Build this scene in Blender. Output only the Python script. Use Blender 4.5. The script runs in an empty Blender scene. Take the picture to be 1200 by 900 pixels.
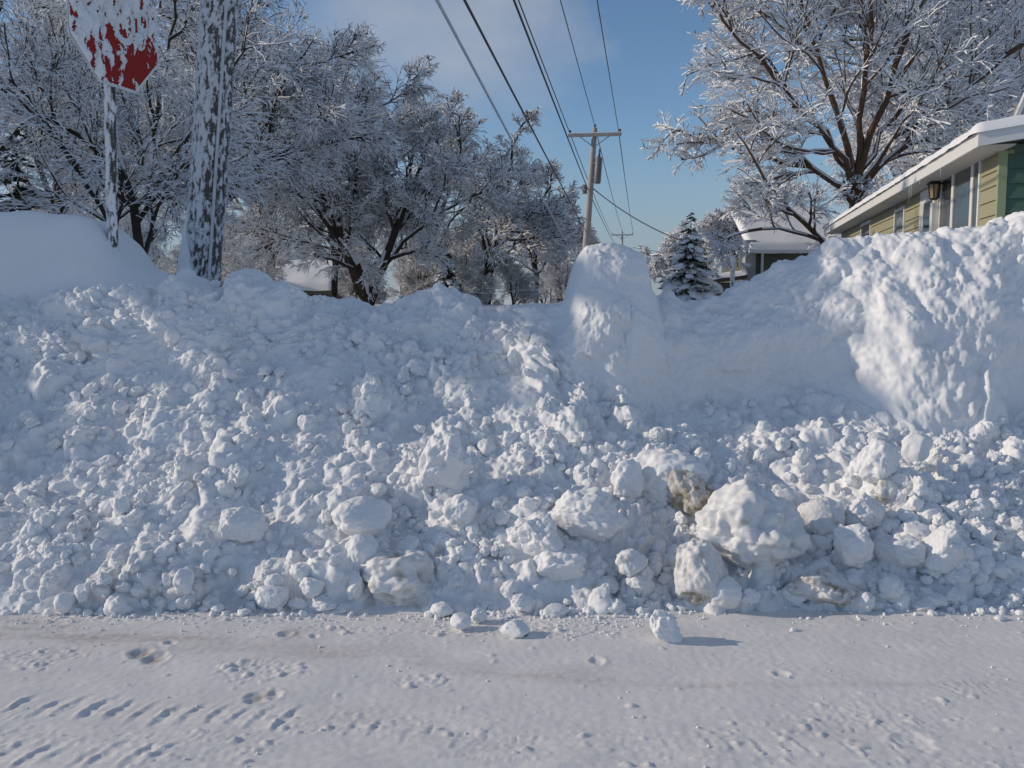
import bpy, math, random
import numpy as np
from mathutils import Vector

rng = np.random.default_rng(7)
sc = bpy.context.scene
col = sc.collection

# ------------------------------------------------------------------ camera maths
F = 1050.0
PITCH = math.atan(98 / 1050)
CA, SA = math.cos(PITCH), math.sin(PITCH)
EYE = 1.5


def at(px, py, Y):
    u = (px - 600) / F
    v = (450 - py) / F
    dy = v * SA + CA
    t = Y / dy
    return np.array([u * t, Y, EYE + t * (v * CA - SA)])


def on_road(px, py, z=0.0):
    u = (px - 600) / F
    v = (450 - py) / F
    t = (z - EYE) / (v * CA - SA)
    return np.array([u * t, t * (v * SA + CA), z])


def project(P):
    X, Y, Z = P[..., 0], P[..., 1], P[..., 2] - EYE
    zc = Y * CA - Z * SA
    return 600 + F * X / zc, 450 - F * (Y * SA + Z * CA) / zc, zc


# ------------------------------------------------------------------ noise
def _hash(ix, iy, iz, seed):
    h = (ix.astype(np.int64) * 374761393 + iy.astype(np.int64) * 668265263 + iz.astype(np.int64) * 2147483647 + seed * 974634777) & 0xFFFFFFFF
    h = ((h ^ (h >> 13)) * 1274126177) & 0xFFFFFFFF
    h = ((h ^ (h >> 16)) * 2246822519) & 0xFFFFFFFF
    return (h ^ (h >> 15)) & 0xFFFF


_G = np.random.default_rng(1).normal(size=(256, 3))
_G /= np.linalg.norm(_G, axis=1)[:, None]


def noise(x, y, z=0.0, seed=0):
    x, y, z = np.broadcast_arrays(np.asarray(x, float), np.asarray(y, float), np.asarray(z, float))
    ix, iy, iz = np.floor(x), np.floor(y), np.floor(z)
    fx, fy, fz = x - ix, y - iy, z - iz
    ux, uy, uz = (f * f * f * (f * (f * 6 - 15) + 10) for f in (fx, fy, fz))
    out = np.zeros_like(fx)
    for dx in (0, 1):
        for dy in (0, 1):
            for dz in (0, 1):
                g = _G[_hash(ix + dx, iy + dy, iz + dz, seed) & 255]
                d = g[..., 0] * (fx - dx) + g[..., 1] * (fy - dy) + g[..., 2] * (fz - dz)
                out += d * (ux if dx else 1 - ux) * (uy if dy else 1 - uy) * (uz if dz else 1 - uz)
    return out * 1.6


def fbm(x, y, z=0.0, octv=4, seed=0, gain=0.5):
    s, a, f = 0.0, 1.0, 1.0
    for o in range(octv):
        s = s + a * noise(np.asarray(x) * f, np.asarray(y) * f, np.asarray(z) * f, seed + o * 17)
        a *= gain
        f *= 2.03
    return s


def sstep(a, b, x):
    t = np.clip((x - a) / (b - a), 0, 1)
    return t * t * (3 - 2 * t)


def blur(A, n, axis):
    if n < 1:
        return A
    k = np.hanning(2 * n + 3)[1:-1]
    k /= k.sum()
    A = np.moveaxis(A, axis, 0)
    p = np.concatenate([np.repeat(A[:1], n, 0), A, np.repeat(A[-1:], n, 0)])
    out = np.zeros_like(A)
    for i, w in enumerate(k):
        out += w * p[i:i + A.shape[0]]
    return np.moveaxis(out, 0, axis)


# ------------------------------------------------------------------ objects
def tag(o, label=None, cat=None, group=None, kind=None):
    if label: o['label'] = label
    if cat: o['category'] = cat
    if group: o['group'] = group
    if kind: o['kind'] = kind
    return o


def empty(name, loc=(0, 0, 0), rz=0.0):
    o = bpy.data.objects.new(name, None)
    col.objects.link(o)
    o.location = loc
    o.rotation_euler = (0, 0, rz)
    o.empty_display_size = 0.2
    return o


def make_mesh(name, V, faces, mats, midx=None, smooth=True, attrs=None):
    """faces: one (n,4) or (n,3) int array or a list of such."""
    V = np.asarray(V, np.float32).reshape(-1, 3)
    fl = faces if isinstance(faces, list) else [faces]
    fl = [np.asarray(f, np.int32) for f in fl if len(f)]
    me = bpy.data.meshes.new(name)
    nl = sum(f.size for f in fl)
    npoly = sum(len(f) for f in fl)
    me.vertices.add(len(V))
    me.loops.add(nl)
    me.polygons.add(npoly)
    me.vertices.foreach_set('co', V.ravel())
    me.loops.foreach_set('vertex_index', np.concatenate([f.ravel() for f in fl]))
    sizes = np.concatenate([np.full(len(f), f.shape[1], np.int32) for f in fl])
    starts = np.concatenate([[0], np.cumsum(sizes)[:-1]]).astype(np.int32)
    me.polygons.foreach_set('loop_start', starts)
    for m in (mats if isinstance(mats, (list, tuple)) else [mats]):
        me.materials.append(m)
    if midx is not None:
        me.polygons.foreach_set('material_index', np.asarray(midx, np.int32))
    me.update(calc_edges=True)
    me.polygons.foreach_set('use_smooth', np.full(npoly, bool(smooth)))
    for k, a in (attrs or {}).items():
        at_ = me.attributes.new(k, 'FLOAT', 'POINT')
        at_.data.foreach_set('value', np.asarray(a, np.float32).ravel())
    me.validate()
    return me


def link(name, me, parent=None, loc=(0, 0, 0)):
    o = bpy.data.objects.new(name, me)
    col.objects.link(o)
    o.location = loc
    o.parent = parent
    return o


def grid_faces(nu, nv, wrap_u=False):
    i = np.arange(nu - (0 if wrap_u else 1))[:, None]
    j = np.arange(nv - 1)[None, :]
    i2 = (i + 1) % nu
    return np.stack([i * nv + j, i2 * nv + j, i2 * nv + j + 1, i * nv + j + 1], -1).reshape(-1, 4)


class MB:
    """collects boxes, bars, tubes into one mesh"""
    def __init__(s):
        s.V, s.Q, s.T, s.n = [], [], [], 0

    def add(s, V, Q=(), T=()):
        V = np.asarray(V, float).reshape(-1, 3)
        s.V.append(V)
        if len(Q): s.Q.append(np.asarray(Q, int) + s.n)
        if len(T): s.T.append(np.asarray(T, int) + s.n)
        s.n += len(V)

    def hexa(s, P):
        """8 corners: bottom 4 (ccw) then top 4"""
        s.add(P, [(3, 2, 1, 0), (4, 5, 6, 7), (0, 1, 5, 4), (1, 2, 6, 5), (2, 3, 7, 6), (3, 0, 4, 7)])

    def box(s, a, b, frame=None):
        x0, y0, z0 = a
        x1, y1, z1 = b
        P = np.array([(x0, y0, z0), (x1, y0, z0), (x1, y1, z0), (x0, y1, z0), (x0, y0, z1), (x1, y0, z1), (x1, y1, z1), (x0, y1, z1)], float)
        if frame is not None: P = frame(P)
        s.hexa(P)

    def tube(s, pts, r, n=10, cap=True, frame=None):
        pts = np.asarray(pts, float)
        if frame is not None: pts = frame(pts)
        r = np.broadcast_to(np.asarray(r, float), (len(pts),))
        T = np.gradient(pts, axis=0)
        T /= np.linalg.norm(T, axis=1)[:, None] + 1e-12
        ref = np.array([0, 0, 1.0]) if abs(T[0][2]) < 0.9 else np.array([1.0, 0, 0])
        S = np.cross(T, ref)
        S /= np.linalg.norm(S, axis=1)[:, None] + 1e-12
        U = np.cross(S, T)
        th = np.arange(n) * 2 * math.pi / n
        V = pts[:, None] + r[:, None, None] * (np.cos(th)[None, :, None] * S[:, None] + np.sin(th)[None, :, None] * U[:, None])
        m = len(pts)
        i = np.arange(m - 1)[:, None]
        j = np.arange(n)[None, :]
        j2 = (j + 1) % n
        Q = np.stack([i * n + j, i * n + j2, (i + 1) * n + j2, (i + 1) * n + j], -1).reshape(-1, 4)
        V = V.reshape(-1, 3)
        T3 = []
        if cap:
            V = np.vstack([V, pts[:1], pts[-1:]])
            a, b = m * n, m * n + 1
            T3 = [(a, (k + 1) % n, k) for k in range(n)] + [(b, (m - 1) * n + k, (m - 1) * n + (k + 1) % n) for k in range(n)]
        s.add(V, Q, T3)

    def build(s, name, mat, parent=None, smooth=False, bevel=0.0, loc=(0, 0, 0)):
        V = np.vstack(s.V)
        fl = []
        if s.Q: fl.append(np.vstack(s.Q))
        if s.T: fl.append(np.vstack(s.T))
        me = make_mesh(name, V, fl, mat, smooth=smooth)
        o = link(name, me, parent, loc)
        if bevel:
            b = o.modifiers.new('bevel', 'BEVEL')
            b.width = bevel
            b.segments = 2
        return o


# ------------------------------------------------------------------ materials
def new_mat(name):
    m = bpy.data.materials.new(name)
    m.use_nodes = True
    nt = m.node_tree
    return m, nt, nt.nodes['Principled BSDF'], nt.links


def bump_noise(nt, bsdf, scale, strength, dist, detail=6, rough=0.6):
    tc = nt.nodes.new('ShaderNodeTexCoord')
    n = nt.nodes.new('ShaderNodeTexNoise')
    n.inputs['Scale'].default_value = scale
    n.inputs['Detail'].default_value = detail
    n.inputs['Roughness'].default_value = rough
    b = nt.nodes.new('ShaderNodeBump')
    b.inputs['Strength'].default_value = strength
    b.inputs['Distance'].default_value = dist
    nt.links.new(tc.outputs['Object'], n.inputs['Vector'])
    nt.links.new(n.outputs['Fac'], b.inputs['Height'])
    nt.links.new(b.outputs['Normal'], bsdf.inputs['Normal'])
    return tc, n, b


def snow_material(name, white=(0.86, 0.87, 0.885), dirt=(0.23, 0.17, 0.105), scale=140, strength=0.5, dist=0.004, sss=0.2, mottled=0.0):
    m, nt, p, L = new_mat(name)
    tc, n, b = bump_noise(nt, p, scale, strength, dist, 8, 0.65)
    a = nt.nodes.new('ShaderNodeAttribute')
    a.attribute_name = 'dirt'
    n2 = nt.nodes.new('ShaderNodeTexNoise')
    n2.inputs['Scale'].default_value = 28
    n2.inputs['Detail'].default_value = 6
    L.new(tc.outputs['Object'], n2.inputs['Vector'])
    mr = nt.nodes.new('ShaderNodeMapRange')
    mr.inputs['From Min'].default_value = 0.3
    mr.inputs['From Max'].default_value = 0.68
    mr.inputs['To Min'].default_value = 0.35
    mr.inputs['To Max'].default_value = 1.25
    L.new(n2.outputs['Fac'], mr.inputs['Value'])
    mul = nt.nodes.new('ShaderNodeMath')
    mul.operation = 'MULTIPLY'
    mul.use_clamp = True
    L.new(a.outputs['Fac'], mul.inputs[0])
    L.new(mr.outputs['Result'], mul.inputs[1])
    # gentle natural variation of snow reflectance (packed / powdery)
    n3 = nt.nodes.new('ShaderNodeTexNoise')
    n3.inputs['Scale'].default_value = 5
    n3.inputs['Detail'].default_value = 5
    L.new(tc.outputs['Object'], n3.inputs['Vector'])
    mw = nt.nodes.new('ShaderNodeMix')
    mw.data_type = 'RGBA'
    mw.inputs['A'].default_value = (*[c * (0.93 - mottled) for c in white], 1)
    mw.inputs['B'].default_value = (*white, 1)
    L.new(n3.outputs['Fac'], mw.inputs['Factor'])
    mix = nt.nodes.new('ShaderNodeMix')
    mix.data_type = 'RGBA'
    L.new(mul.outputs[0], mix.inputs['Factor'])
    L.new(mw.outputs['Result'], mix.inputs['A'])
    mix.inputs['B'].default_value = (*dirt, 1)
    L.new(mix.outputs['Result'], p.inputs['Base Color'])
    p.inputs['Roughness'].default_value = 0.65
    p.inputs['Specular IOR Level'].default_value = 0.25
    p.inputs['Subsurface Weight'].default_value = sss
    p.inputs['Subsurface Radius'].default_value = (1.0, 1.0, 1.0)
    p.inputs['Subsurface Scale'].default_value = 0.012
    return m


def plain(name, c, rough=0.6, scale=0, strength=0.3, dist=0.003, vary=0.15, metal=0.0):
    m, nt, p, L = new_mat(name)
    p.inputs['Roughness'].default_value = rough
    p.inputs['Metallic'].default_value = metal
    tc = nt.nodes.new('ShaderNodeTexCoord')
    n = nt.nodes.new('ShaderNodeTexNoise')
    n.inputs['Scale'].default_value = 9
    n.inputs['Detail'].default_value = 7
    L.new(tc.outputs['Object'], n.inputs['Vector'])
    mix = nt.nodes.new('ShaderNodeMix')
    mix.data_type = 'RGBA'
    mix.inputs['A'].default_value = (*[x * (1 - vary) for x in c], 1)
    mix.inputs['B'].default_value = (*[min(1, x * (1 + vary)) for x in c], 1)
    L.new(n.outputs['Fac'], mix.inputs['Factor'])
    L.new(mix.outputs['Result'], p.inputs['Base Color'])
    if scale: bump_noise(nt, p, scale, strength, dist)
    return m


M = {}
M['snow'] = snow_material('snow')
M['chunk'] = snow_material('chunk_snow', dirt=(0.32, 0.265, 0.18), scale=130, strength=0.4, dist=0.004)
M['road'] = snow_material('road_snow', white=(0.83, 0.82, 0.81), dirt=(0.32, 0.28, 0.23), scale=180, strength=0.55, dist=0.004, sss=0.0, mottled=0.08)
M['ground'] = snow_material('ground_snow', sss=0.0, scale=8, strength=0.4, dist=0.03)
M['roof_snow'] = snow_material('roof_snow', sss=0.0, scale=10, strength=0.3, dist=0.02)
M['frost'] = snow_material('twig_snow', white=(0.84, 0.85, 0.87), sss=0.0, scale=30, strength=0.3, dist=0.01)
M['bark'] = plain('bark', (0.042, 0.030, 0.022), 0.9, 35, 0.8, 0.01, 0.4)
M['bark_warm'] = plain('warm_bark', (0.10, 0.058, 0.034), 0.9, 35, 0.8, 0.01, 0.4)
M['needle'] = plain('needles', (0.030, 0.045, 0.026), 0.8, 0, vary=0.5)
M['pole'] = plain('weathered_pole', (0.36, 0.345, 0.33), 0.85, 40, 0.5, 0.004, 0.3)
M['wire'] = plain('wire', (0.03, 0.032, 0.036), 0.6)
M['wire_snow'] = plain('snowy_wire', (0.55, 0.56, 0.58), 0.7, vary=0.3)
M['steel'] = plain('galvanised_steel', (0.22, 0.23, 0.25), 0.5, metal=0.3)
M['grey'] = plain('transformer_grey', (0.14, 0.15, 0.16), 0.5)
M['ceramic'] = plain('insulator', (0.10, 0.08, 0.08), 0.3)
M['white'] = plain('white_trim', (0.74, 0.73, 0.70), 0.5, 60, 0.15, 0.002, 0.05)
M['soffit'] = plain('soffit', (0.50, 0.47, 0.42), 0.6, vary=0.05)
M['yellow'] = plain('yellow_siding', (0.335, 0.315, 0.20), 0.6, 40, 0.3, 0.003, 0.08)
M['green'] = plain('green_siding', (0.07, 0.135, 0.095), 0.55, 40, 0.3, 0.003, 0.1)
M['corner'] = plain('pale_green_trim', (0.30, 0.36, 0.20), 0.55, vary=0.05)
M['olive'] = plain('olive_wall', (0.10, 0.105, 0.07), 0.7, vary=0.15)
M['brick'] = plain('red_brown_wall', (0.13, 0.075, 0.055), 0.8, 25, 0.4, 0.01, 0.3)
M['black'] = plain('black_iron', (0.02, 0.02, 0.02), 0.4)
M['amber'] = plain('lantern_glass', (0.45, 0.33, 0.20), 0.2)
M['red'] = plain('sign_red', (0.30, 0.014, 0.009), 0.85, vary=0.1)
M['sign_white'] = plain('sign_white', (0.7, 0.7, 0.7), 0.4, vary=0.05)
M['grass_bit'] = plain('dead_leaf', (0.10, 0.07, 0.04), 0.9)


def glass_mat():
    m, nt, p, L = new_mat('window_glass')
    p.inputs['Base Color'].default_value = (0.035, 0.045, 0.05, 1)
    p.inputs['Roughness'].default_value = 0.06
    p.inputs['Specular IOR Level'].default_value = 0.6
    bump_noise(nt, p, 1.5, 0.06, 0.05, 2)
    return m


M['glass'] = glass_mat()
_ice, _nt, _p, _L = new_mat('ice')
_p.inputs['Base Color'].default_value = (0.85, 0.9, 0.95, 1)
_p.inputs['Roughness'].default_value = 0.08
_p.inputs['Transmission Weight'].default_value = 0.7
_p.inputs['IOR'].default_value = 1.31
M['ice'] = _ice


def crust_mat(name, dark, white=(0.80, 0.81, 0.83)):
    """'crust' attribute: 1 = stuck snow, 0 = bare surface"""
    m, nt, p, L = new_mat(name)
    tc, n, b = bump_noise(nt, p, 75, 0.8, 0.006, 8, 0.7)
    a = nt.nodes.new('ShaderNodeAttribute')
    a.attribute_name = 'crust'
    add = nt.nodes.new('ShaderNodeMath')
    add.operation = 'MULTIPLY_ADD'
    L.new(n.outputs['Fac'], add.inputs[0])
    add.inputs[1].default_value = 0.85
    L.new(a.outputs['Fac'], add.inputs[2])
    mr = nt.nodes.new('ShaderNodeMapRange')
    mr.inputs['From Min'].default_value = 0.74
    mr.inputs['From Max'].default_value = 1.08
    L.new(add.outputs[0], mr.inputs['Value'])
    mix = nt.nodes.new('ShaderNodeMix')
    mix.data_type = 'RGBA'
    mix.inputs['A'].default_value = (*dark, 1)
    mix.inputs['B'].default_value = (*white, 1)
    L.new(mr.outputs['Result'], mix.inputs['Factor'])
    L.new(mix.outputs['Result'], p.inputs['Base Color'])
    p.inputs['Roughness'].default_value = 0.8
    return m


M['crust_wood'] = crust_mat('snow_plastered_wood', (0.085, 0.078, 0.072), (0.66, 0.67, 0.69))
M['crust_red'] = crust_mat('snow_plastered_red', (0.33, 0.012, 0.015))
M['crust_steel'] = crust_mat('snow_plastered_steel', (0.08, 0.075, 0.07))


# ------------------------------------------------------------------ stamping lumps on a height field
def stamp(H, us, ss, u0, s0, r, hh, p, asp, rot, tilt, W, base_mode=0.5):
    R = r * max(asp, 1 / asp) * 1.45
    i0, i1 = np.searchsorted(us, (u0 - R, u0 + R))
    j0, j1 = np.searchsorted(ss, (s0 - R, s0 + R))
    if i1 - i0 < 2 or j1 - j0 < 2:
        return
    du = us[i0:i1, None] - u0
    ds = ss[None, j0:j1] - s0
    wx, wy = W[0][i0:i1, j0:j1], W[1][i0:i1, j0:j1]
    du = du + wx * r * 0.55
    ds = ds + wy * r * 0.55
    c, s = math.cos(rot), math.sin(rot)
    a = (c * du + s * ds) / (r * asp)
    b = (-s * du + c * ds) / (r / asp)
    d = np.abs(a) ** p + np.abs(b) ** p
    dome = np.clip(1 - d, 0, 1) ** (1.0 / p)
    sub = H[i0:i1, j0:j1]
    cen = sub[(i1 - i0) // 2, (j1 - j0) // 2]
    base = cen * base_mode + (1 - base_mode) * sub.mean()
    new = base - 0.22 * r + r * hh * dome + (tilt[0] * du + tilt[1] * ds) * (d < 1)
    H[i0:i1, j0:j1] = np.where(d < 1, np.maximum(sub, new), sub)


def warp_fields(U, S, seed):
    return {k: (noise(U * f, S * f, 3.3, seed), noise(U * f, S * f, 7.7, seed + 5)) for k, f in (('b', 7.0), ('m', 16.0), ('s', 38.0))}


# ------------------------------------------------------------------ the snowbank
def tab(rows):
    P = np.array([at(*r) for r in rows])
    o = np.argsort(P[:, 0])
    return P[o]


CREST = tab([(-300, 345, 6.50), (0, 345, 6.50), (60, 350, 6.40), (100, 354, 6.35), (140, 345, 6.30), (190, 345, 6.30), (215, 331, 6.30), (260, 337, 6.30), (330, 339, 6.35), (370, 354, 6.40), (450, 361, 6.40), (480, 357, 6.40),
             (496, 346, 6.40), (520, 339, 6.40), (548, 350, 6.40), (562, 361, 6.40), (600, 357, 6.40), (640, 354, 6.35), (664, 352, 6.12), (671, 326, 5.94), (677, 298, 5.90), (687, 284, 5.87), (708, 282, 5.87),
             (722, 285, 5.87), (740, 292, 5.87), (752, 297, 5.90), (759, 324, 5.97), (766, 346, 6.12), (785, 338, 6.08), (802, 350, 6.08), (840, 343, 6.08), (880, 328, 6.08), (950, 303, 6.08), (975, 285, 6.08), (1000, 279, 6.08),
             (1060, 279, 5.98), (1100, 275, 5.98), (1130, 268, 5.88), (1165, 260, 5.83), (1200, 252, 5.78), (1300, 240, 5.68), (1500, 260, 5.68)])
WBASE = tab([(-300, 430, 5.8), (0, 425, 5.85), (100, 435, 5.8), (200, 438, 5.75), (300, 420, 5.8), (400, 402, 5.9), (480, 420, 5.85), (560, 432, 5.8), (640, 440, 5.65), (690, 470, 5.52), (740, 480, 5.55), (770, 484, 5.72),
             (850, 478, 5.85), (920, 468, 5.85), (990, 462, 5.75), (1030, 485, 5.5), (1070, 505, 5.36), (1110, 514, 5.3), (1150, 505, 5.36), (1185, 490, 5.5), (1215, 470, 5.55), (1300, 470, 5.5), (1500, 470, 5.5)])
FOOT = np.array([on_road(*r) for r in [(-300, 716), (0, 712), (100, 718), (200, 714), (300, 716), (380, 718), (450, 712), (520, 712), (580, 714), (640, 714), (700, 714), (750, 712), (800, 712), (880, 710), (960, 708), (1040, 712), (1090, 717), (1200, 712), (1500, 712)]])

xa = np.concatenate([np.linspace(-11, -4.5, 90)[:-1], np.arange(-4.5, 4.5, 0.0088), np.linspace(4.5, 11, 90)])
# finer columns through the upright slab on the crest
fine = (xa > 0.33) & (xa < 1.05)
xa = np.sort(np.concatenate([xa, (xa[fine] + 0.0044)]))
nx = len(xa)


def along(T, k, sm):
    v = np.interp(xa, T[:, 0], T[:, k])
    # smooth in x (metric)
    xs = np.arange(-11.5, 11.5, 0.005)
    vs = blur(np.interp(xs, xa, v), max(1, int(sm / 0.005)), 0)
    return np.interp(xa, xs, vs)


yc, zc = along(CREST, 1, 0.06), along(CREST, 2, 0.012)
yw, zw = along(WBASE, 1, 0.3), along(WBASE, 2, 0.28)
zc5, zc6 = along(CREST, 2, 0.22), along(CREST, 2, 0.05)
yf = along(FOOT, 1, 0.15) + 0.08 * noise(xa * 1.6, 0.5, 0, 3) + 0.06 * noise(xa * 5, 0.5, 0, 6) + 0.025 * noise(xa * 14, 0.5, 0, 9)


def ground_z(x, y):
    """snow-covered ground beyond the bank"""
    x = np.asarray(x, float)
    y = np.asarray(y, float)
    rise = sstep(3.5, 8.5, y)
    g = -0.09 + rise * 1.43 + 0.3 * sstep(2.5, 9, x) * sstep(7, 12, y)
    g = g + 0.05 * noise(x * 0.23, y * 0.2, 1.5, 8) * sstep(8, 12, y)
    return g


segs = []  # (y, z, rows)
bulge = 0.07 * noise(xa * 1.1, 4.4, 0, 21)
pts = [
    (yf - 0.22, np.full(nx, -0.07)),
    (yf, np.full(nx, 0.0)),
    (yf + 0.10, 0.08 + 0.05 * zw),
    (yf + 0.45 * (yw - yf), 0.46 * zw + 0.05 + 0.05 * noise(xa * 0.8, 1.1, 0, 4)),
    (yw, zw),
    (yw + 0.38 * (yc - yw) - 0.05 + bulge, zw + 0.55 * (zc5 - zw)),
    (yw + 0.75 * (yc - yw) + bulge * 0.6, np.minimum(zw + 0.88 * (zc6 - zw), zc - 0.03)),
    (yc, zc),
    (yc + 0.26, zc - 0.03),
    (yc + 0.55, np.minimum(zc - 0.16, 1.9)),
    (yc + 1.5, ground_z(xa, yc + 1.5) + 0.12),
    (yc + 2.6, ground_z(xa, yc + 2.6) - 0.08),
]
rows = [12, 16, 84, 92, 62, 48, 26, 20, 18, 20, 14]
Ys, Zs = [], []
for k, n in enumerate(rows):
    t = np.arange(n) / n
    Ys.append(pts[k][0][:, None] * (1 - t) + pts[k + 1][0][:, None] * t)
    Zs.append(pts[k][1][:, None] * (1 - t) + pts[k + 1][1][:, None] * t)
Yb = np.concatenate(Ys, 1)
Zb = np.concatenate(Zs, 1)
Yb[:, 1:-1] = blur(Yb, 9, 1)[:, 1:-1]
Zb[:, 1:-1] = blur(Zb, 9, 1)[:, 1:-1]
ns = Yb.shape[1]
Xb = np.repeat(xa[:, None], ns, 1)
B = np.stack([Xb, Yb, Zb], -1)
cs = np.concatenate([[0], np.cumsum(rows)])
R_FOOT, R_WB, R_CR, R_BACK = cs[1], cs[4], cs[7], cs[9]
mid = nx // 2
sa = np.concatenate([[0], np.cumsum(np.linalg.norm(np.diff(B[:, :, 1:], axis=1), axis=2).mean(0))])

U, S = np.meshgrid(xa, sa, indexing='ij')
rowi = np.arange(ns)[None, :]
rub = sstep(R_FOOT - 6, R_FOOT + 10, rowi) * (1 - sstep(R_WB - 14, R_WB + 10, rowi))          # rubble slope
wall = sstep(R_WB - 10, R_WB + 15, rowi) * (1 - sstep(R_CR + 30, R_CR + 60, rowi))
leftness = 1 - sstep(-0.1, 0.5, U)
H = np.zeros((nx, ns))
# broad undulation of the slope
H += rub * (0.07 * noise(U * 1.7, S * 1.9, 0.2, 31) + 0.05 * noise(U * 4.1, S * 4.4, 0.8, 32))
# sculpted wall: soft buttresses running down the face
wsoft = 0.07 * noise(U * 2.3 + 0.35 * S, S * 1.9, 2.0, 41) + 0.03 * noise(U * 5.5 + 0.5 * noise(U * 2, S * 2, 0, 5), S * 3.4, 2.5, 42) + 0.022 * fbm(U * 7, S * 7.5, 1.0, 4, 43) + 0.022 * np.abs(noise(U * 4.2 + 2, S * 4.6, 4.0, 47))
H += wall * wsoft
H += wall * leftness * (0.05 * np.abs(noise(U * 6.5, S * 3.4, 6.0, 44)))
WF = warp_fields(U, S, 61)
s_foot, s_wb, s_cr = sa[R_FOOT], sa[R_WB], sa[R_CR]
# where the plough tumbled the snow: lumps of every size, large first
specs = [(75, 0.10, 0.20, 0.75, 'b'), (300, 0.055, 0.10, 0.8, 'b'), (2000, 0.030, 0.058, 1.05, 'm'), (6500, 0.015, 0.032, 1.05, 'm'), (13000, 0.007, 0.016, 1.0, 's')]
for n, r0, r1, hh, w in specs:
    r_ = rng.uniform(r0, r1, n) if n > 300 else rng.uniform(r0, r1, n)
    us_ = rng.uniform(-4.9, 4.9, n)
    fs = rng.random(n) ** 1.12
    # the rubble runs higher on the western part of the bank than under the tall wall
    top = np.interp(us_, [-4.9, -2.0, -0.3, 0.3, 1.0, 2.2, 3.0, 4.9], [0.95, 0.95, 0.85, 0.25, 0.04, 0.06, 0.05, 0.05])
    ss_ = s_foot - 0.03 + fs * ((s_wb - s_foot) + top * (s_cr - s_wb))
    cluster = noise(us_ * 2.0, ss_ * 2.0, 9.0, 77)
    keep = rng.random(n) < np.clip(0.62 + 0.9 * cluster, 0.12, 1)
    for i in np.nonzero(keep)[0]:
        stamp(H, xa, sa, us_[i], ss_[i], r_[i], hh * rng.uniform(0.55, 1.1), rng.uniform(1.9, 2.7), rng.uniform(0.75, 1.3), rng.uniform(0, 3.14), rng.normal(size=2) * 0.28, WF[w])
# broad half-buried slabs in the steep wall
for i in range(44):
    u0 = rng.uniform(0.2, 4.8)
    stamp(H, xa, sa, u0, rng.uniform(s_wb + 0.05, s_cr + 0.05), rng.uniform(0.10, 0.26), rng.uniform(0.20, 0.30), rng.uniform(1.8, 2.6), rng.uniform(0.75, 1.3), rng.uniform(0, 3.14), rng.normal(size=2) * 0.2, WF['b'])
for i in range(110):
    u0 = rng.uniform(0.1, 4.8)
    stamp(H, xa, sa, u0, rng.uniform(s_wb, s_cr + 0.1), rng.uniform(0.02, 0.06), rng.uniform(0.25, 0.5), rng.uniform(2, 3.0), rng.uniform(0.75, 1.3), rng.uniform(0, 3.14), rng.normal(size=2) * 0.2, WF['m'])
# lumps along the crest and a thin scatter over the wall
for n, r0, r1, a, b, w in [(70, 0.04, 0.10, -0.22, 0.18, 'b'), (260, 0.02, 0.05, -0.35, 0.25, 'm'), (900, 0.010, 0.022, -0.5, 0.25, 's')]:
    for i in range(n):
        u0 = rng.uniform(-4.9, 4.9)
        r = rng.uniform(r0, r1)
        if 0.3 < u0 < 1.1 and r > 0.035: continue
        stamp(H, xa, sa, u0, s_cr + rng.uniform(a, b), r, rng.uniform(0.4, 0.8), rng.uniform(2, 2.8), rng.uniform(0.8, 1.25), rng.uniform(0, 3.14), rng.normal(size=2) * 0.2, WF[w])
for i in range(700):
    u0 = rng.uniform(-4.9, 4.9)
    r = rng.uniform(0.008, 0.03)
    stamp(H, xa, sa, u0, rng.uniform(s_wb, s_cr), r, rng.uniform(0.25, 0.6), 2.2, rng.uniform(0.8, 1.25), rng.uniform(0, 3.14), rng.normal(size=2) * 0.2, WF['s'])
# grain and weathering
soft = blur(blur(H, 2, 0), 2, 1)
H = H * 0.65 + soft * 0.35
H += (rub * 0.010 + wall * 0.009) * fbm(U * 26, S * 26, 0.4, 4, 91, 0.6) + wall * 0.010 * fbm(U * 7, S * 9, 3.4, 3, 95)
H += rub * 0.006 * np.abs(noise(U * 60, S * 60, 0.4, 96))
edge = sstep(0, R_FOOT, rowi) * (1 - sstep(ns - 16, ns - 1, rowi))
H *= edge
H *= 1 - 0.6 * sstep(0.25, 0.42, U) * (1 - sstep(0.95, 1.12, U)) * sstep(R_WB + 50, R_WB + 100, rowi)
dU = np.gradient(B, axis=0)
dS = np.gradient(B, axis=1)
# normals from a smoothed base so that the slab's flanks do not fold
N = np.cross(dU, dS)
N = blur(blur(N / (np.linalg.norm(N, axis=2)[..., None] + 1e-9), 5, 0), 5, 1)
N /= np.linalg.norm(N, axis=2)[..., None] + 1e-9
BANK = B + N * H[..., None]

# where the bank is, seen as a look-up from picture position to distance (used only to set the loose chunks down on it)
_px, _py, _zc = project(BANK)
ZMAP = np.full((320, 240), 99.0)
_i = np.clip((_px / 4 + 10).astype(int), 0, 319)
_j = np.clip((_py / 4).astype(int), 0, 239)
np.minimum.at(ZMAP, (_i.ravel(), _j.ravel()), BANK[..., 1].ravel())


def bank_y(px, py):
    i, j = int(px / 4 + 10), int(py / 4)
    w = ZMAP[max(0, i - 1):i + 2, max(0, j - 1):j + 2]
    return float(np.min(w))


def bank_point(px, py):
    return at(px, py, bank_y(px, py))


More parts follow.
